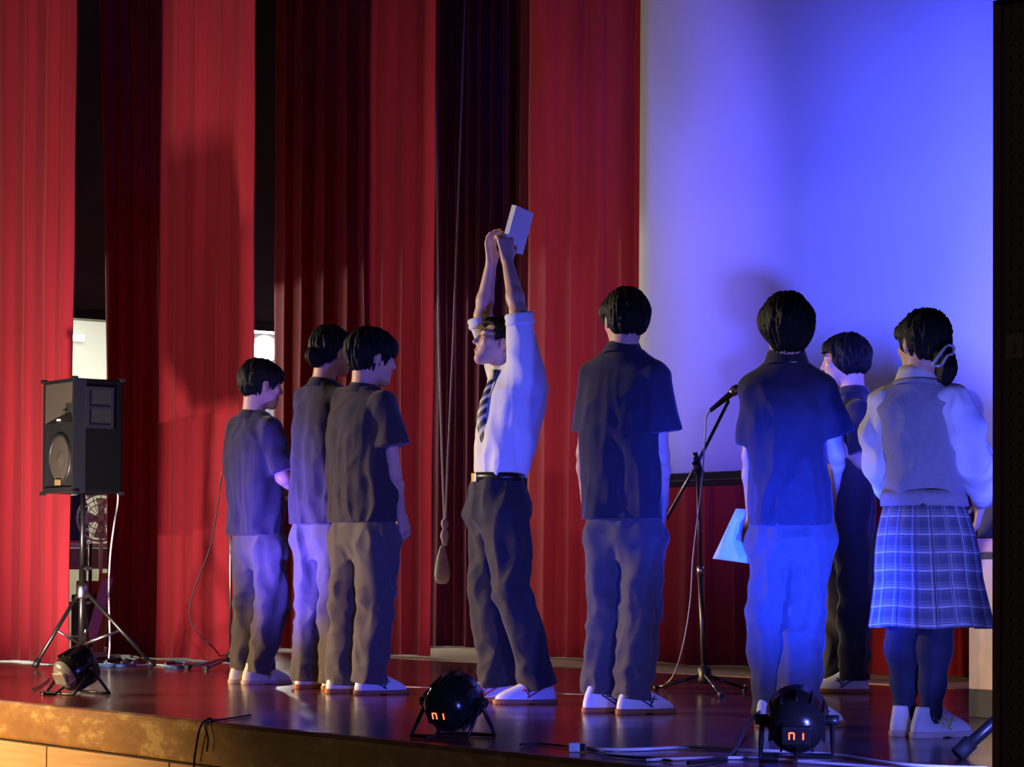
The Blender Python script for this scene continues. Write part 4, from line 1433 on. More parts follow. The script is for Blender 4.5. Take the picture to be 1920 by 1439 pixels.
        if style == 'bob':
            e((0.052, -0.01, 0.0), (0.042, 0.072, 0.07), 0.03); e((-0.052, -0.01, 0.0), (0.042, 0.072, 0.07), 0.03)
        elif style == 'long_nape':
            e((0.054, -0.004, 0.022), (0.042, 0.076, 0.062), 0.03); e((-0.054, -0.004, 0.022), (0.042, 0.076, 0.062), 0.03)
            e((0, -0.040, -0.055), (0.062, 0.052, 0.052), 0.03)
        elif style == 'short':
            e((0.056, 0.0, 0.035), (0.036, 0.074, 0.046), 0.02); e((-0.056, 0.0, 0.035), (0.036, 0.074, 0.046), 0.02)
        # open the face, the neck and (for short hair) round the ears
        bx_((0, 0.125, fringe - 0.12), (0.075, 0.125 - face, 0.12))
        bx_((0, 0.15, nape - 0.1), (0.12, 0.14, 0.1 + 0.03))
        bx_((0, 0.0, nape - 0.15), (0.15, 0.2, 0.15), 0.01, 0.02)
        if style == 'short':
            for sx in (1, -1):
                e((sx * 0.095, 0.005, -0.045), (0.034, 0.045, 0.062), 0.015, True)
        if extra: extra(F0, q, e, hs)
        V, F = F0.mesh()
        V = relax(V, F, 1, 0.3)
        L = (V - s.hc) @ HR                      # head frame
        rel = np.stack([np.arctan2(L[:, 0], L[:, 1] + 0.014) * 9, L[:, 2] * 12, np.linalg.norm(L, axis=1) * 8], 1)
        f = 0.010 * perlin(rel * 1.0 + s.seed) + 0.006 * perlin(rel * (2.7, 1.0, 1) + s.seed + 9)
        V = V + vnormals(V, F) * (f * hs)[:, None]
        s.hair_o = s.link('hair', V, F, 'hair_black')
        return s.hair_o

    # ---- shirt hanging from the shoulders
    def shirt(s, secs, shoulders, sleeves, name='polo_shirt', material='polo_black', h=0.0075, amp=1.0, power=2.5, hem=None, extra=None, slope=0.06, zlo=None, reach=()):
        allp = [np.array(p) for p in reach] + [np.array((q[1], q[2], q[0])) for q in secs] + [np.array(p) for p in shoulders] + [np.array(q[0]) for q in sleeves] + [np.array(q[1]) for q in sleeves]
        am = max(q[3] for q in secs)
        lo = np.min(allp, 0) - (am + 0.03, am + 0.03, 0.05); hi = np.max(allp, 0) + (am * 0.8 + 0.03, am + 0.03, 0.12)
        F0 = Field(lo, hi, h)
        F0.loft(secs, s.phi, 0.03, power, zlo=zlo)
        nk = shoulders[0]
        for p in shoulders[1:]:
            F0.cone(nk, p, slope, slope, 0.05)
        for a, b_, ra, rb in sleeves:
            F0.cone(a, b_, ra, rb, 0.014, flat=True)
        if extra: extra(F0)
        V, F = F0.mesh()
        V = relax(V, F, 1, 0.5)
        zt = max(q[0] for q in secs); zb_ = min(q[0] for q in secs)
        low = lambda V: np.clip((zt - V[:, 2]) / (zt - zb_) * 1.3, 0.12, 1.0)
        V = folds(V, F, [(0.034 * amp, (7.5, 7.5, 1.3), s.seed, True, low), (0.010 * amp, (16, 16, 2.2), s.seed + 3, True, low),
                         (0.013 * amp, (8, 8, 6), s.seed + 5, True, None)])
        o = s.link(name, V, F, material)
        return o

    def collar(s, p, up, r=0.062, material='polo_black', hh=0.04, name='collar', parent=None):
        M = align(up, p)
        mb = MB().lathe([(r * 1.36, -0.006), (r * 1.2, hh * 0.55), (r * 1.08, hh), (r * 1.0, hh * 0.96), (r * 0.98, 0.0)], 28, M, cap=False)
        o = mb.build(name, material, parent or s.root)
        return o

    # ---- trousers
    def trousers(s, secs, legs, material='trouser_grey', h=0.0075, amp=1.0, power=2.4, name='trousers', extra=None, tuck=0.89):
        secs = sorted(secs)
        q = secs[0]
        secs = [(q[0] - 0.07, q[1], q[2], q[3] * .5, q[4] * .55), q] + [(v[0], v[1], v[2], v[3] * tuck, v[4] * tuck) for v in secs[1:]]
        allp = [np.array((q[1], q[2], q[0])) for q in secs] + [np.array(p) for l in legs for p in l[0]]
        lo = np.min(allp, 0) - (0.2, 0.2, 0.02); hi = np.max(allp, 0) + (0.2, 0.2, 0.03)
        F0 = Field(lo, hi, h)
        for pts, rs in legs:
            F1 = Field(lo, hi, h)
            for i in range(len(pts) - 1):
                F1.cone(pts[i], pts[i + 1], rs[i], rs[i + 1], 0.02, flat=(i == len(pts) - 2))
            F0.D = smin(F0.D, F1.D, 0.012)
        F0.loft(secs, s.phi, 0.05, power)
        if extra: extra(F0)
        V, F = F0.mesh()
        V = relax(V, F, 1, 0.5)
        kz = np.mean([l[0][1][2] for l in legs])
        knee = lambda V: 0.35 + 0.9 * np.exp(-((V[:, 2] - kz) / 0.13) ** 2) + 0.9 * np.exp(-((V[:, 2] - 0.14) / 0.1) ** 2)
        V = folds(V, F, [(0.028 * amp, (8, 8, 1.9), s.seed + 1, True, None), (0.015 * amp, (5, 5, 9), s.seed + 4, True, knee),
                         (0.010 * amp, (12, 12, 4.5), s.seed + 2, True, None)])
        V[:, 2] = np.maximum(V[:, 2], 0.012)
        return s.link(name, V, F, material)

    def shoe(s, p, phi, sole='shoe_sole_gum', mark='mark_navy', sc=1.0):
        u, so, la, mk = shoe_meshes(sole, mark)
        o = link_mesh('shoe', u, None, s.root, (p[0], p[1], 0.0), (0, 0, -math.radians(phi)))
        o.scale = (sc, sc, sc)
        link_mesh('sole', so, None, o)
        link_mesh('laces', la, None, o)
        link_mesh('side_mark', mk, None, o)
        return o


def up_(p, dz):
    q = np.array(p, float).copy(); q[2] += dz
    return q


def foot(J, sd, g, phi):
    d = np.array((math.sin(math.radians(phi)), math.cos(math.radians(phi)), 0))
    J['an' + sd] = g + np.array((0, 0, 0.085))
    J['toe' + sd] = g + d * 0.13 + np.array((0, 0, 0.035))


# ---------------------------------------------------------------- 1: leftmost student
def student_A():
    s = Person(487, 1283, 54, 'student in dark polo standing in profile under the glaring work lamp')
    P, G = s.P, s.G
    J = dict(head=P(490, 722), neck=P(474, 785, .0), chest=P(474, 850), pelvis=P(485, 1000),
             shR=P(508, 806, -.12), shL=P(442, 806, .13), elR=P(530, 895, -.13), elL=P(455, 895, .2), wrR=P(552, 928, .06), wrL=P(530, 930, .22),
             hipR=P(500, 1005, -.07), hipL=P(470, 1005, .07), knR=P(503, 1140, -.06), knL=P(466, 1140, .07))
    gR, gL = G(482, -.07), G(456, .06)
    foot(J, 'R', gR, 56); foot(J, 'L', gL, 50)
    s.body(J, 1.04, 62, -6, 0, [(J['wrR'], (.7, .6, -.1), (-.2, .3, -1), 1, .5), (J['wrL'], (.7, .2, -.1), (0, -.3, -1), -1, .5)])
    s.hair('short', vol=1.03, fringe=0.022, nape=-0.074)
    sh = s.shirt([s.sec(1004, 428, 530), s.sec(960, 426, 532), s.sec(900, 421, 529), s.sec(850, 418, 527), s.sec(815, 423, 522), s.sec(795, 440, 512), s.sec(780, 458, 498)],
                 [P(476, 790), P(505, 803, -.1), P(443, 803, .1)],
                 [(P(506, 806, -.13), P(529, 886, -.14), .068, .077), (P(444, 806, .13), P(452, 885, .2), .065, .07)])
    s.collar(P(474, 786), (.12, .05, 1))
    s.trousers([s.sec(985, 436, 528), s.sec(1010, 438, 536), s.sec(1040, 440, 542)],
               [([P(505, 1030, -.08), P(508, 1140, -.07), gR + (0.005, 0, .06)], [.098, .085, .085]),
                ([P(470, 1030, .08), P(466, 1140, .08), gL + (0.0, 0, .065)], [.092, .078, .07])])
    s.shoe(gR, 56, 'shoe_sole_pale', 'mark_yellow'); s.shoe(gL, 50, 'shoe_sole_pale', 'mark_yellow')


# ---------------------------------------------------------------- 2: student with tied hair
def student_B():
    s = Person(605, 1293, 50, 'student with hair tied in a knot, half hidden beside a taller student')
    P, G = s.P, s.G
    J = dict(head=P(622, 660), neck=P(605, 724), chest=P(606, 790), pelvis=P(605, 985),
             shR=P(650, 752, -.12), shL=P(572, 750, .13), elR=P(660, 850, -.13), elL=P(575, 850, .2), wrR=P(672, 925, .02), wrL=P(640, 930, .26),
             hipR=P(625, 990, -.07), hipL=P(588, 990, .07), knR=P(628, 1135, -.07), knL=P(585, 1135, .07))
    gR, gL = G(632, -.07), G(580, .06)
    foot(J, 'R', gR, 52); foot(J, 'L', gL, 48)
    s.body(J, 1.05, 46, 0, 0, [(J['wrR'], (.5, .3, -.6), (-.6, .3, 0), 1, .5), (J['wrL'], (.7, 0, -.3), (0, -.3, -1), -1, .5)])

    def knot(F0, q, e, hs):
        e((0.0, -0.125, -0.022), (0.036, 0.032, 0.036), 0.01)
        e((0.01, -0.105, -0.055), (0.032, 0.03, 0.026), 0.02)
    s.hair('short', knot, vol=0.98, nape=-0.072)
    q = lambda x, y, z: s.hc + s.HR @ (np.array((x, y, z)) * s.hs)
    R_ = s.HR
    ring = [q(0.03 * math.cos(t), -0.104 + 0.006 * math.sin(3 * t), -0.03 + 0.03 * math.sin(t)) for t in [2 * math.pi * k / 20 for k in range(21)]]
    MB().tube(ring, 0.007, 6, caps=False).build('hair_tie', 'scrunchie', s.root)
    s.shirt([s.sec(984, 546, 664), s.sec(930, 545, 665), s.sec(860, 545, 660), s.sec(800, 546, 656), s.sec(762, 552, 652), s.sec(738, 572, 640), s.sec(722, 592, 622)],
            [P(606, 732), P(645, 750, -.1), P(572, 748, .1)],
            [(P(648, 754, -.13), P(662, 840, -.14), .072, .082), (P(574, 752, .13), P(576, 838, .2), .066, .07)])
    s.collar(P(605, 726), (.12, .05, 1))
    s.trousers([s.sec(968, 552, 650), s.sec(990, 550, 654), s.sec(1020, 550, 660)],
               [([P(628, 1010, -.08), P(630, 1135, -.07), gR + (0, 0, .035)], [.102, .088, .098]),
                ([P(582, 1010, .08), P(584, 1135, .08), gL + (0, 0, .035)], [.098, .082, .092])])
    s.shoe(gR, 52, 'shoe_sole_gum', 'mark_navy'); s.shoe(gL, 48, 'shoe_sole_gum', 'mark_navy')


# ---------------------------------------------------------------- 3: taller student of the pair
def student_C():
    s = Person(680, 1302, 54, 'student in dark polo with bowl haircut standing left of the rope')
    P, G = s.P, s.G
    J = dict(head=P(697, 672), neck=P(680, 735), chest=P(680, 800), pelvis=P(680, 985),
             shR=P(722, 758, -.13), shL=P(645, 755, .14), elR=P(738, 890, -.13), elL=P(650, 880, .2), wrR=P(751, 962, .02), wrL=P(715, 965, .24),
             hipR=P(702, 990, -.07), hipL=P(662, 990, .07), knR=P(695, 1140, -.08), knL=P(648, 1140, .07))
    gR, gL = G(695, -.08), G(640, .08)
    foot(J, 'R', gR, 56); foot(J, 'L', gL, 50)
    s.body(J, 1.10, 62, -6, 0, [(J['wrR'], (.25, .3, -1), (-.6, .5, 0), 1, .45), (J['wrL'], (.4, 0, -.8), (0, -.5, 0), -1, .5)])
    s.hair('short', vol=1.07, fringe=0.012, nape=-0.07)
    s.shirt([s.sec(980, 618, 742), s.sec(930, 615, 744), s.sec(870, 613, 742), s.sec(815, 613, 740), s.sec(775, 618, 736), s.sec(752, 636, 722), s.sec(734, 660, 702)],
            [P(681, 742), P(718, 757, -.1), P(646, 752, .1)],
            [(P(720, 760, -.14), P(737, 838, -.16), .072, .083), (P(646, 758, .14), P(650, 838, .2), .066, .07)])
    s.collar(P(681, 737), (.12, .05, 1), 0.064)
    s.trousers([s.sec(968, 624, 738), s.sec(990, 622, 742), s.sec(1020, 622, 746)],
               [([P(706, 1012, -.09), P(704, 1140, -.09), gR + (-.005, 0, .055)], [.112, .094, .088]),
                ([P(655, 1012, .08), P(648, 1140, .08), gL + (0, 0, .04)], [.1, .082, .078])])
    s.shoe(gR, 58, 'shoe_sole_gum', 'mark_black'); s.shoe(gL, 52, 'shoe_sole_gum', 'mark_black')


# ---------------------------------------------------------------- 4: reader holding up the book
def reader():
    s = Person(955, 1319, -112, 'person in white shirt and striped tie raising a book overhead')
    P, G = s.P, s.G
    J = dict(head=P(937, 645, -.02), neck=P(953, 702), chest=P(960, 745), pelvis=P(937, 915),
             shL=P(988, 690, -.14), shR=P(940, 678, .16), elL=P(972, 588, -.17), elR=P(905, 592, .12), wrL=P(951, 488, -.06), wrR=P(921, 494, .06),
             hipL=P(945, 930, -.08), hipR=P(925, 930, .08), knL=P(950, 1120, -.10), knR=P(908, 1118, .08))
    gL, gR = G(1008, -.08), G(932, .10)
    foot(J, 'L', gL, -104); foot(J, 'R', gR, -82)
    s.body(J, 1.0, -98, 16, 4, [(J['wrL'], (-.10, .10, 1), (-.35, .9, .1), -1, .75, 1.0, .6), (J['wrR'], (-.04, .02, 1), (.75, -.5, .1), 1, .42, 1.0, 1.2)], h=0.0046)
    s.hair('short', vol=0.98, fringe=0.064, face=0.026)
    sh_secs = [s.sec(900, 888, 984, .72), s.sec(880, 888, 992, .72), s.sec(840, 892, 1002, .72), s.sec(800, 897, 1012, .72), s.sec(760, 904, 1024, .72), s.sec(725, 912, 1026, .7), s.sec(700, 920, 1016, .65), s.sec(684, 936, 992, .6)]
    def arms(F0):
        F0.cone(P(985, 705, -.12), P(975, 604, -.17), .082, .062, .04, flat=True)
        F0.cone(P(944, 690, .14), P(904, 608, .12), .074, .058, .04, flat=True)
    s.shirt(sh_secs, [P(955, 705), P(990, 698, -.10), P(940, 690, .13)], [], 'white_shirt', 'shirt_white', 0.0065, 0.8, 2.3, extra=arms, reach=[P(975, 590, -.17), P(904, 595, .12)])
    # rolled cuffs
    for a_, b_, r_ in ((P(976, 612, -.17), P(973, 588, -.17), .062), (P(905, 616, .12), P(901, 596, .12), .058)):
        d = (b_ - a_); L = np.linalg.norm(d)
        M = align(d, a_)
        MB().lathe([(r_ * .9, 0.0), (r_ * 1.04, 0.004), (r_ * 1.08, L * .3), (r_ * 1.02, L * .55), (r_ * 1.08, L * .8), (r_ * 1.0, L), (r_ * .72, L * .96), (r_ * .7, L * .5)], 24, M, cap=False).build('rolled_cuff', 'shirt_white', s.root)
    s.collar(P(950, 704), (-.25, .05, 1), 0.064, 'shirt_white', 0.04)
    # tie: swings a little off the chest; front of the shirt is on the viewer's left
    fw = s.R[:, 1]
    rows = [(930, 702, .008), (918, 722, .016), (908, 752, .02), (902, 785, .026), (908, 815, .03), (918, 842, .034), (922, 862, .03)]
    cs = [(P(x, y, -.075)) for x, y, w in rows]
    side = np.array((0.80, -0.58, 0.0))
    vs = []; uvs = []
    L = 0
    for i, c in enumerate(cs):
        if i: L += np.linalg.norm(c - cs[i - 1])
        w = rows[i][2]
        for k in (-1, -.5, 0, .5, 1):
            vs.append(c + side * w * k + fw * 0.006 * (1 - k * k)); uvs.append((w * k, L))
    tip = cs[-1] + np.array((0.01, -.005, -.045)); 
    nF = [(i * 5 + k, i * 5 + k + 1, (i + 1) * 5 + k + 1, (i + 1) * 5 + k) for i in range(len(cs) - 1) for k in range(4)]
    vs.append(tip); uvs.append((0, L + .045))
    b0 = (len(cs) - 1) * 5
    nF += [(b0 + k, b0 + k + 1, len(vs) - 1) for k in range(4)]
    tie = MB().add(vs, nF, True).build('tie', 'tie_stripes', s.root)
    uvl = tie.data.uv_layers.new(name='cloth')
    for lp_ in tie.data.loops: uvl.data[lp_.index].uv = uvs[lp_.vertex_index]
    md = tie.modifiers.new('tie thickness', 'SOLIDIFY'); md.thickness = 0.006; md.offset = 0
    F1 = Field(cs[0] - .05, cs[0] + .05, 0.005)
    F1.cone(up_(cs[0], .006), up_(cs[0] + np.array((-.006, 0, 0)), -.022), .017, .011, .01)
    V, F = F1.mesh()
    s.link('tie_knot', V, F, 'mark_black', tie)
    bt = MB()
    ph = s.phi
    bs = s.sec(897, 887, 984, .72)
    ring = []
    for k in range(41):
        t = 2 * math.pi * k / 40
        v = s.R @ np.array(((bs[3] + .004) * math.cos(t), (bs[4] + .004) * math.sin(t), 0.006 * math.sin(t)))
        ring.append(np.array((bs[1], bs[2], bs[0])) + v)
    vs = [r + np.array((0, 0, dz)) for r in ring for dz in (-.017, .017)]
    belt = MB().add(vs, [(2 * k, 2 * k + 2, 2 * k + 3, 2 * k + 1) for k in range(40)], True).build('belt', 'belt', s.root)
    md = belt.modifiers.new('belt thickness', 'SOLIDIFY'); md.thickness = 0.006; md.offset = 1
    bk = np.array((bs[1], bs[2], bs[0])) + s.R @ np.array((0, bs[4] + .010, 0))
    Mb_ = Matrix.Translation(bk) @ Matrix(s.R.tolist()).to_4x4()
    MB().box((-.026, -.004, -.02), (.026, .004, .02), Mb_, bevel=.003).build('buckle', 'gold_plate', belt)
    s.trousers([s.sec(897, 886, 985, .74), s.sec(930, 878, 990, .78), s.sec(970, 870, 990, .8)],
               [([P(948, 965, -.085), P(962, 1115, -.11), gL + (0.005, 0, .07)], [.105, .088, .08]),
                ([P(918, 970, .08), P(915, 1115, .08), gR + (0.0, 0, .07)], [.105, .088, .085])], 'trouser_dark', tuck=1.0)
    s.shoe(gL, -104, 'shoe_sole_gum', 'mark_red'); s.shoe(gR, -82, 'shoe_sole_gum', 'mark_red')
    # the book he holds up
    hgt = np.array((0.048, 0.0, 0.183)); wid = np.array((0.07, 0.10, -0.043)); 
    hgt = hgt / np.linalg.norm(hgt); wid -= hgt * (wid @ hgt); wid /= np.linalg.norm(wid)
    th = np.cross(hgt, wid); th /= np.linalg.norm(th)
    org = P(951, 452, -.055)
    toW = lambda v: s.base + RGT * v[0] + FWD * v[1] + UPZ * v[2]
    o = empty('book', toW(org))
    tag(o, 'open-edged white paperback book held up in both raised hands', 'book')
    vec = lambda v: RGT * v[0] + FWD * v[1] + UPZ * v[2]
    Mx = Matrix((vec(wid), vec(hgt), vec(th))).transposed().to_4x4()
    MB().box((0, -.03, 0), (.13, .165, .0025), Mx).build('cover', 'paper', o)
    MB().box((0, -.03, .0245), (.13, .165, .027), Mx).build('cover', 'paper', o)
    MB().box((-.002, -.03, 0), (.0015, .165, .027), Mx).build('spine', 'paper', o)
    MB().box((.0015, -.027, .0025), (.126, .162, .0245), Mx).build('pages', 'paper_pages', o)


# ---------------------------------------------------------------- 5: student seen from behind, centre
def student_D():
    s = Person(1168, 1338, 24, 'student in dark polo seen from behind left of the boom microphone')
    P, G = s.P, s.G
    J = dict(head=P(1172, 602, -.01), neck=P(1168, 660), chest=P(1165, 740), pelvis=P(1168, 980),
             shR=P(1230, 705, -.07), shL=P(1112, 705, .07), elR=P(1238, 855, -.05), elL=P(1098, 850, .1), wrR=P(1243, 945, .14), wrL=P(1100, 940, .24),
             hipR=P(1195, 985, -.04), hipL=P(1138, 985, .05), knR=P(1194, 1150, -.05), knL=P(1130, 1150, .06))
    gR, gL = G(1190, -.07), G(1124, .04)
    foot(J, 'R', gR, 56); foot(J, 'L', gL, 48)
    s.body(J, 1.04, -16, -4, 0, [(J['wrR'], (.0, .35, -1), (-1, .2, 0), 1, .45), (J['wrL'], (.2, .4, -1), (1, .2, 0), -1, .45)])
    s.hair('short', vol=1.06, nape=-0.066)
    s.shirt([s.sec(974, 1088, 1247), s.sec(920, 1088, 1245), s.sec(860, 1088, 1238), s.sec(800, 1089, 1235), s.sec(750, 1092, 1238), s.sec(712, 1098, 1238), s.sec(685, 1118, 1222), s.sec(664, 1144, 1196)],
            [P(1168, 672), P(1222, 702, -.05), P(1116, 702, .06)],
            [(P(1226, 708, -.07), P(1239, 812, -.07), .072, .088), (P(1114, 708, .07), P(1100, 812, .1), .068, .075)], amp=0.8)
    s.collar(P(1168, 662), (.02, .12, 1), 0.064)
    s.trousers([s.sec(960, 1098, 1240), s.sec(985, 1098, 1244), s.sec(1015, 1100, 1244)],
               [([P(1204, 1005, -.04), P(1200, 1150, -.05), gR + (-.01, .0, .06)], [.096, .088, .076]),
                ([P(1136, 1005, .05), P(1136, 1150, .06), gL + (-.0, .0, .075)], [.09, .078, .072])])
    s.shoe(gR, 58, 'shoe_sole_gum', 'mark_navy'); s.shoe(gL, 50, 'shoe_sole_gum', 'mark_navy')


# ---------------------------------------------------------------- 6: student in the blue beam
def student_E():
    s = Person(1480, 1364, 6, 'student bathed in blue light holding a pale paper sheet')
    P, G = s.P, s.G
    J = dict(head=P(1475, 618, -.01), neck=P(1475, 690), chest=P(1476, 770), pelvis=P(1480, 990),
             shR=P(1545, 730, -.02), shL=P(1412, 732, .02), elR=P(1566, 850, .03), elL=P(1410, 855, .06), wrR=P(1562, 915, .22), wrL=P(1412, 975, .16),
             hipR=P(1512, 1000, 0), hipL=P(1450, 1000, .02), knR=P(1510, 1150, -.03), knL=P(1442, 1160, .03))
    gR, gL = G(1512, -.04), G(1438, .04)
    foot(J, 'R', gR, 48); foot(J, 'L', gL, 20)
    s.body(J, 1.04, -4, -6, 0, [(J['wrR'], (.0, .5, -.8), (-1, 0, 0), 1, .6), (J['wrL'], (-.35, .2, -1), (.3, 1, 0), -1, .6)])
    s.hair('long_nape', vol=1.08, nape=-0.098)
    s.shirt([s.sec(987, 1404, 1561), s.sec(930, 1406, 1558), s.sec(870, 1402, 1550), s.sec(810, 1396, 1548), s.sec(765, 1392, 1552), s.sec(730, 1396, 1552), s.sec(706, 1424, 1528), s.sec(686, 1450, 1500)],
            [P(1475, 696), P(1538, 728, 0), P(1414, 728, .02)],
            [(P(1540, 735, -.02), P(1566, 818, .0), .066, .074), (P(1414, 738, .02), P(1410, 835, .05), .060, .064)], amp=0.9)
    s.collar(P(1475, 684), (0, .12, 1), 0.066, hh=.05)
    s.trousers([s.sec(970, 1405, 1560), s.sec(995, 1404, 1562), s.sec(1025, 1406, 1562)],
               [([P(1520, 1012, 0), P(1508, 1150, -.03), gR + (-.03, .0, .06)], [.094, .078, .082]),
                ([P(1445, 1012, .02), P(1441, 1155, .03), gL + (.0, .0, .045)], [.092, .076, .066])], amp=1.1)
    s.shoe(gR, 50, 'shoe_sole_gum', 'mark_navy'); s.shoe(gL, 20, 'shoe_sole_gum', 'mark_navy')
    toW = lambda v: s.base + RGT * v[0] + FWD * v[1] + UPZ * v[2]

    def sheet(cor, name, label, t=0.0015):
        c = [s.P(*q) for q in cor]
        o_ = toW(c[0])
        n = np.cross(c[1] - c[0], c[3] - c[0]); n /= np.linalg.norm(n)
        vs = []
        for j in range(7):
            for i in range(7):
                u, v = i / 6, j / 6
                p = c[0] * (1 - u) * (1 - v) + c[1] * u * (1 - v) + c[2] * u * v + c[3] * (1 - u) * v
                p = p + n * (0.012 * math.sin(u * 2.6) * (1 - 0.4 * v))
                vs.append(toW(p) - o_)
        ob = MB().add(vs, [(j * 7 + i, j * 7 + i + 1, (j + 1) * 7 + i + 1, (j + 1) * 7 + i) for j in range(6) for i in range(6)], True).build(name, 'paper', None, o_)
        md_ = ob.modifiers.new('paper thickness', 'SOLIDIFY'); md_.thickness = t
        tag(ob, label, 'paper')
    sheet([(1380, 954, .17), (1418, 958, .17), (1406, 1058, .14), (1336, 1048, .20)], 'paper_sheet', 'pale paper sheet hanging from the hand of the blue lit student')
    sheet([(1556, 898, .20), (1562, 898, .34), (1566, 998, .34), (1560, 998, .20)], 'paper_booklet', 'white booklet edge held at the right side of the blue lit student', .004)


# ---------------------------------------------------------------- 7: student facing left behind the others
def student_G():
    s = Person(1575, 1299, -78, 'student in dark polo turned left near the screen behind the girl')
    P, G = s.P, s.G
    J = dict(head=P(1585, 678, 0), neck=P(1600, 738), chest=P(1602, 800), pelvis=P(1590, 990),
             shR=P(1592, 768, .16), shL=P(1612, 772, -.16), elR=P(1580, 850, .2), elL=P(1625, 870, -.2), wrR=P(1566, 800, .1), wrL=P(1592, 850, -.16),
             hipR=P(1580, 995, .08), hipL=P(1598, 995, -.08), knR=P(1570, 1140, .08), knL=P(1602, 1140, -.09))
    gR, gL = G(1556, .10), G(1597, -.08)
    foot(J, 'R', gR, -70); foot(J, 'L', gL, -84)
    s.body(J, 1.06, -76, -4, 0, [(J['wrR'], (-.3, -.2, .9), (.3, 0, .2), 1, .5), (J['wrL'], (-.9, .1, .2), (0, .9, .1), -1, .6)])
    s.hair('bob', vol=1.06, face=0.03, fringe=0.045, nape=-0.07)
    s.shirt([s.sec(1010, 1556, 1640), s.sec(950, 1556, 1642), s.sec(880, 1558, 1645), s.sec(810, 1564, 1644), s.sec(780, 1572, 1640), s.sec(758, 1584, 1628), s.sec(742, 1592, 1616)],
            [P(1602, 750), P(1600, 770, .12), P(1610, 772, -.12)],
            [(P(1612, 776, -.16), P(1624, 850, -.2), .074, .082), (P(1594, 774, .16), P(1580, 845, .2), .07, .078)], amp=0.7)
    s.collar(P(1601, 741), (.02, .1, 1), 0.062)
    s.trousers([s.sec(985, 1560, 1632), s.sec(1010, 1556, 1634), s.sec(1040, 1552, 1634)],
               [([P(1600, 1020, -.085), P(1604, 1140, -.09), gL + (.005, 0, .065)], [.1, .086, .078]),
                ([P(1578, 1020, .085), P(1572, 1140, .09), gR + (0, 0, .065)], [.098, .082, .075])], 'trouser_dark')
    s.shoe(gL, -84, 'shoe_sole_gum', 'mark_navy'); s.shoe(gR, -70, 'shoe_sole_gum', 'mark_navy')


# ---------------------------------------------------------------- 8: student hidden behind the blue lit one
def student_H():
    s = Person(1468, 1279, -20, 'student in dark clothes almost wholly hidden behind the blue lit student')
    P, G = s.P, s.G
    J = dict(head=P(1478, 760, 0), neck=P(1478, 812), chest=P(1478, 870), pelvis=P(1478, 1030),
             shR=P(1520, 838, .05), shL=P(1436, 838, -.05), elR=P(1528, 925, .0), elL=P(1428, 925, 0), wrR=P(1505, 990, .16), wrL=P(1450, 990, .16),
             hipR=P(1496, 1035, 0), hipL=P(1462, 1035, 0), knR=P(1492, 1150, 0), knL=P(1464, 1150, 0))
    gR, gL = G(1496, 0), G(1466, -.02)
    foot(J, 'R', gR, -30); foot(J, 'L', gL, -40)
    s.body(J, 1.0, -20, 0, 0, [(J['wrR'], (-.3, .5, -.8), (-1, 0, 0), 1, .5), (J['wrL'], (.3, .5, -.8), (1, 0, 0), -1, .5)], h=0.0075)
    s.hair('short', h=0.007)
    s.shirt([s.sec(1050, 1434, 1522), s.sec(980, 1436, 1520), s.sec(900, 1434, 1522), s.sec(850, 1434, 1522), s.sec(826, 1452, 1504), s.sec(812, 1464, 1492)],
            [P(1478, 820), P(1516, 838, .03), P(1440, 838, -.03)],
            [(P(1516, 842, .03), P(1527, 910, .0), .07, .08), (P(1440, 842, -.03), P(1429, 910, 0), .07, .08)], h=0.01)
    s.collar(P(1478, 812), (0, .1, 1), 0.06)
    s.trousers([s.sec(1030, 1440, 1516), s.sec(1050, 1440, 1516), s.sec(1070, 1440, 1516)],
               [([P(1496, 1060, 0), P(1493, 1150, 0), gR + (0, 0, .065)], [.095, .08, .075]),
                ([P(1461, 1060, 0), P(1464, 1150, 0), gL + (0, 0, .065)], [.095, .08, .075])], 'trouser_dark', h=0.01)
    s.shoe(gR, -30, 'shoe_sole_gum', 'mark_navy'); s.shoe(gL, -40, 'shoe_sole_gum', 'mark_navy')


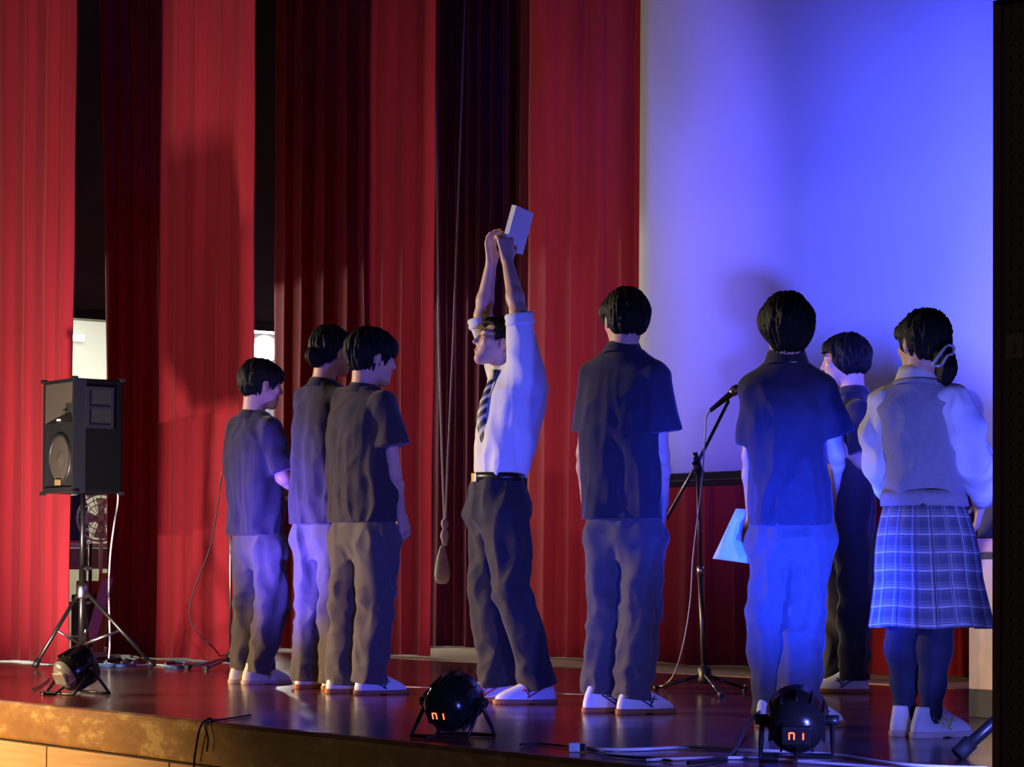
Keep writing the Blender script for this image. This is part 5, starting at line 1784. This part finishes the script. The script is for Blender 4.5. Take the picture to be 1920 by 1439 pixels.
# ---------------------------------------------------------------- 9: girl in vest and plaid skirt
def student_F():
    s = Person(1738, 1382, 12, 'student in grey knit vest and plaid pleated skirt at the right')
    P, G = s.P, s.G
    J = dict(head=P(1731, 646, -.01), neck=P(1724, 706), chest=P(1725, 780), pelvis=P(1735, 970),
             shR=P(1786, 752, -.03), shL=P(1664, 756, .04), elR=P(1826, 855, -.02), elL=P(1646, 862, .06), wrR=P(1842, 940, .12), wrL=P(1672, 930, .24),
             hipR=P(1762, 985, -.02), hipL=P(1706, 985, .03), knR=P(1758, 1160, -.03), knL=P(1694, 1160, .03))
    gR, gL = G(1744, -.05), G(1696, .05)
    foot(J, 'R', gR, 56); foot(J, 'L', gL, 34)
    s.body(J, 1.0, -24, -4, 0, [(J['wrR'], (-.15, .45, -1), (-1, .2, 0), 1, .4, .95), (J['wrL'], (.4, .5, -.4), (1, 0, 0), -1, .5, .95)])

    def tail(F0, q, e, hs):
        e((0.012, -0.105, -0.050), (0.036, 0.034, 0.034), 0.02)
        e((0.022, -0.112, -0.098), (0.036, 0.032, 0.046), 0.02)
        e((0.016, -0.105, -0.135), (0.022, 0.022, 0.03), 0.02)
    s.hair('bobless', tail, vol=1.0, nape=-0.075)
    q = lambda x, y, z: s.hc + s.HR @ (np.array((x, y, z)) * s.hs)
    clip = MB()
    for (a_, b_, c_) in (((-0.047, -0.125, -0.095), (-0.023, -0.142, -0.055), (0.010, -0.14, -0.022)), ((0.010, -0.14, -0.022), (0.039, -0.135, -0.028), (0.031, -0.14, -0.055)),
                         ((0.031, -0.14, -0.055), (0.005, -0.146, -0.062), (-0.017, -0.142, -0.094)), ((-0.047, -0.125, -0.095), (-0.031, -0.138, -0.1), (-0.017, -0.142, -0.094))):
        clip.tube(curve_pts([q(*a_), q(*b_), q(*c_)], 5), 0.0055, 6)
    clip.build('hair_clip', 'scrunchie', s.root)
    s.collar(P(1720, 716), (.04, .1, 1), 0.062, 'shirt_white', 0.05)
    # blouse: sleeves puffed over the cuffs
    F1 = Field(np.minimum(J['wrL'], J['shR']) - .2, np.maximum(J['shR'], J['wrL']) + .25, 0.0075)
    F1.chain([J['shR'] + (0, 0, -.01), P(1814, 810, -.04), P(1828, 868, -.02), P(1838, 920, .07)], [.062, .066, .068, .05], .03)
    F1.chain([J['shL'] + (0, 0, -.01), P(1648, 815, .06), P(1652, 872, .06), P(1668, 925, .2)], [.06, .062, .060, .045], .03)
    F1.cone(J['shR'], J['shL'], .06, .06, .03)
    V, F = F1.mesh()
    V = relax(V, F, 1)
    V = folds(V, F, [(0.022, (14, 14, 5), 5, True, None), (0.012, (20, 20, 14), 8, False, None)])
    s.link('blouse', V, F, 'shirt_white')
    for a_, b_ in ((P(1837, 916, .06), P(1843, 938, .11)), (P(1667, 920, .19), P(1672, 934, .23))):
        d = b_ - a_; L = np.linalg.norm(d)
        MB().lathe([(.036, -.004), (.042, .004), (.041, L * .5), (.043, L), (.030, L * .96)], 20, align(d, a_), cap=False).build('cuff', 'shirt_white', s.root)
    vest = s.shirt([s.sec(951, 1656, 1812, .68), s.sec(922, 1657, 1806, .68), s.sec(880, 1655, 1796, .66), s.sec(830, 1651, 1788, .64), s.sec(790, 1646, 1784, .62), s.sec(758, 1648, 1786, .6), s.sec(735, 1666, 1776, .58), s.sec(716, 1692, 1750, .56)],
                   [P(1722, 728), P(1772, 748, -.02), P(1668, 752, .03)], [], 'knit_vest', 'vest_knit', 0.0075, 0.65, 2.4, slope=.05)
    # ribbed band and neck trim
    b0 = s.sec(950, 1655, 1813, .68); b1 = s.sec(920, 1654, 1809, .68)
    mb = MB()
    vs = []
    nn = 120
    for b_, ex in ((b0, -.004), (b0, .003), ((b0[0] * .35 + b1[0] * .65, b1[1], b1[2], b1[3], b1[4]), .004), (b1, -.006), (b1, -.03)):
        for k in range(nn):
            t = 2 * math.pi * k / nn
            rr = ex + (.0018 if k % 2 else 0)
            c_, s_ = math.cos(t), math.sin(t)
            v = s.R @ np.array(((b_[3] + rr) * math.copysign(abs(c_) ** .83, c_), (b_[4] + rr) * math.copysign(abs(s_) ** .83, s_), 0))
            vs.append(np.array((b_[1], b_[2], b_[0])) + v)
    mb.add(vs, [(j * nn + k, j * nn + (k + 1) % nn, (j + 1) * nn + (k + 1) % nn, (j + 1) * nn + k) for j in range(4) for k in range(nn)], True)
    mb.build('ribbed_hem', 'vest_knit', vest)
    M = align((.04, .14, 1), P(1721, 722))
    MB().lathe([(.088, -.008), (.093, .0), (.086, .010), (.074, .012), (.07, .0)], 28, M, cap=False).build('neck_trim', 'vest_knit', vest)
    # pleated skirt
    n_pl = 18
    top, bot = s.sec(942, 1660, 1806, .72), s.sec(1176, 1634, 1853, .80)
    rows = 14
    prof = [(0.0, 0.0), (0.12, 0.010), (0.5, 0.013), (0.80, 0.011), (0.945, 0.004), (0.975, -0.034)]
    vs = []; uvs = []
    m_ = n_pl * len(prof)
    for j in range(rows):
        t = j / (rows - 1)
        S_ = [top[i] * (1 - t) + bot[i] * t for i in range(5)]
        bulge = 0.012 * math.sin(math.pi * min(1, t * 1.6))
        for k in range(n_pl):
            for (f, o_) in prof:
                th = 2 * math.pi * (k + f) / n_pl
                rr = o_ * (0.25 + 0.95 * t) + bulge + 0.006 * t * math.sin(3 * th + 1)
                v = s.R @ np.array(((S_[3] + rr) * math.cos(th), (S_[4] + rr) * math.sin(th), 0))
                vs.append(np.array((S_[1], S_[2], S_[0])) + v + np.array((0, 0, 0.004 * math.sin(5 * th) * t)))
                uvs.append(((k + f) * 0.0525 * 2, t * 0.46))
    fs = [(j * m_ + i, (j + 1) * m_ + i, (j + 1) * m_ + (i + 1) % m_, j * m_ + (i + 1) % m_) for j in range(rows - 1) for i in range(m_)]
    sk = MB().add(vs, fs, True).build('pleated_skirt', 'plaid', s.root)
    uvl = sk.data.uv_layers.new(name='cloth')
    full = n_pl * 0.105
    for pl_ in sk.data.polygons:
        us = [uvs[sk.data.loops[li].vertex_index][0] for li in pl_.loop_indices]
        for li, u in zip(pl_.loop_indices, us):
            if max(us) - u > full / 2: u += full
            uvl.data[li].uv = (u, uvs[sk.data.loops[li].vertex_index][1])
    sk.data.set_sharp_from_angle(angle=math.radians(35))
    md = sk.modifiers.new('cloth thickness', 'SOLIDIFY'); md.thickness = 0.003
    # tights
    F2 = Field(np.minimum(gL, gR) - (.2, .2, -.03), np.maximum(gL, gR) + (.2, .2, .7), 0.007)
    for kn_, an_, c_ in ((J['knR'], J['anR'], .06), (J['knL'], J['anL'], .06)):
        F2.chain([up_(kn_, .2), kn_, kn_ * .68 + an_ * .32 + np.array((-.006, -.012, 0)), kn_ * .3 + an_ * .7, an_, up_(an_, -.03)], [.08, .060, .062, .046, .037, .04], .03)
    V, F = F2.mesh()
    s.link('tights', relax(V, F, 1), F, 'tights_navy')
    s.shoe(gR, 58, 'shoe_sole_pale', 'mark_yellow', .98); s.shoe(gL, 36, 'shoe_sole_pale', 'mark_yellow', .98)


for fn in (student_A, student_B, student_C, reader, student_D, student_E, student_G, student_H, student_F):
    fn()
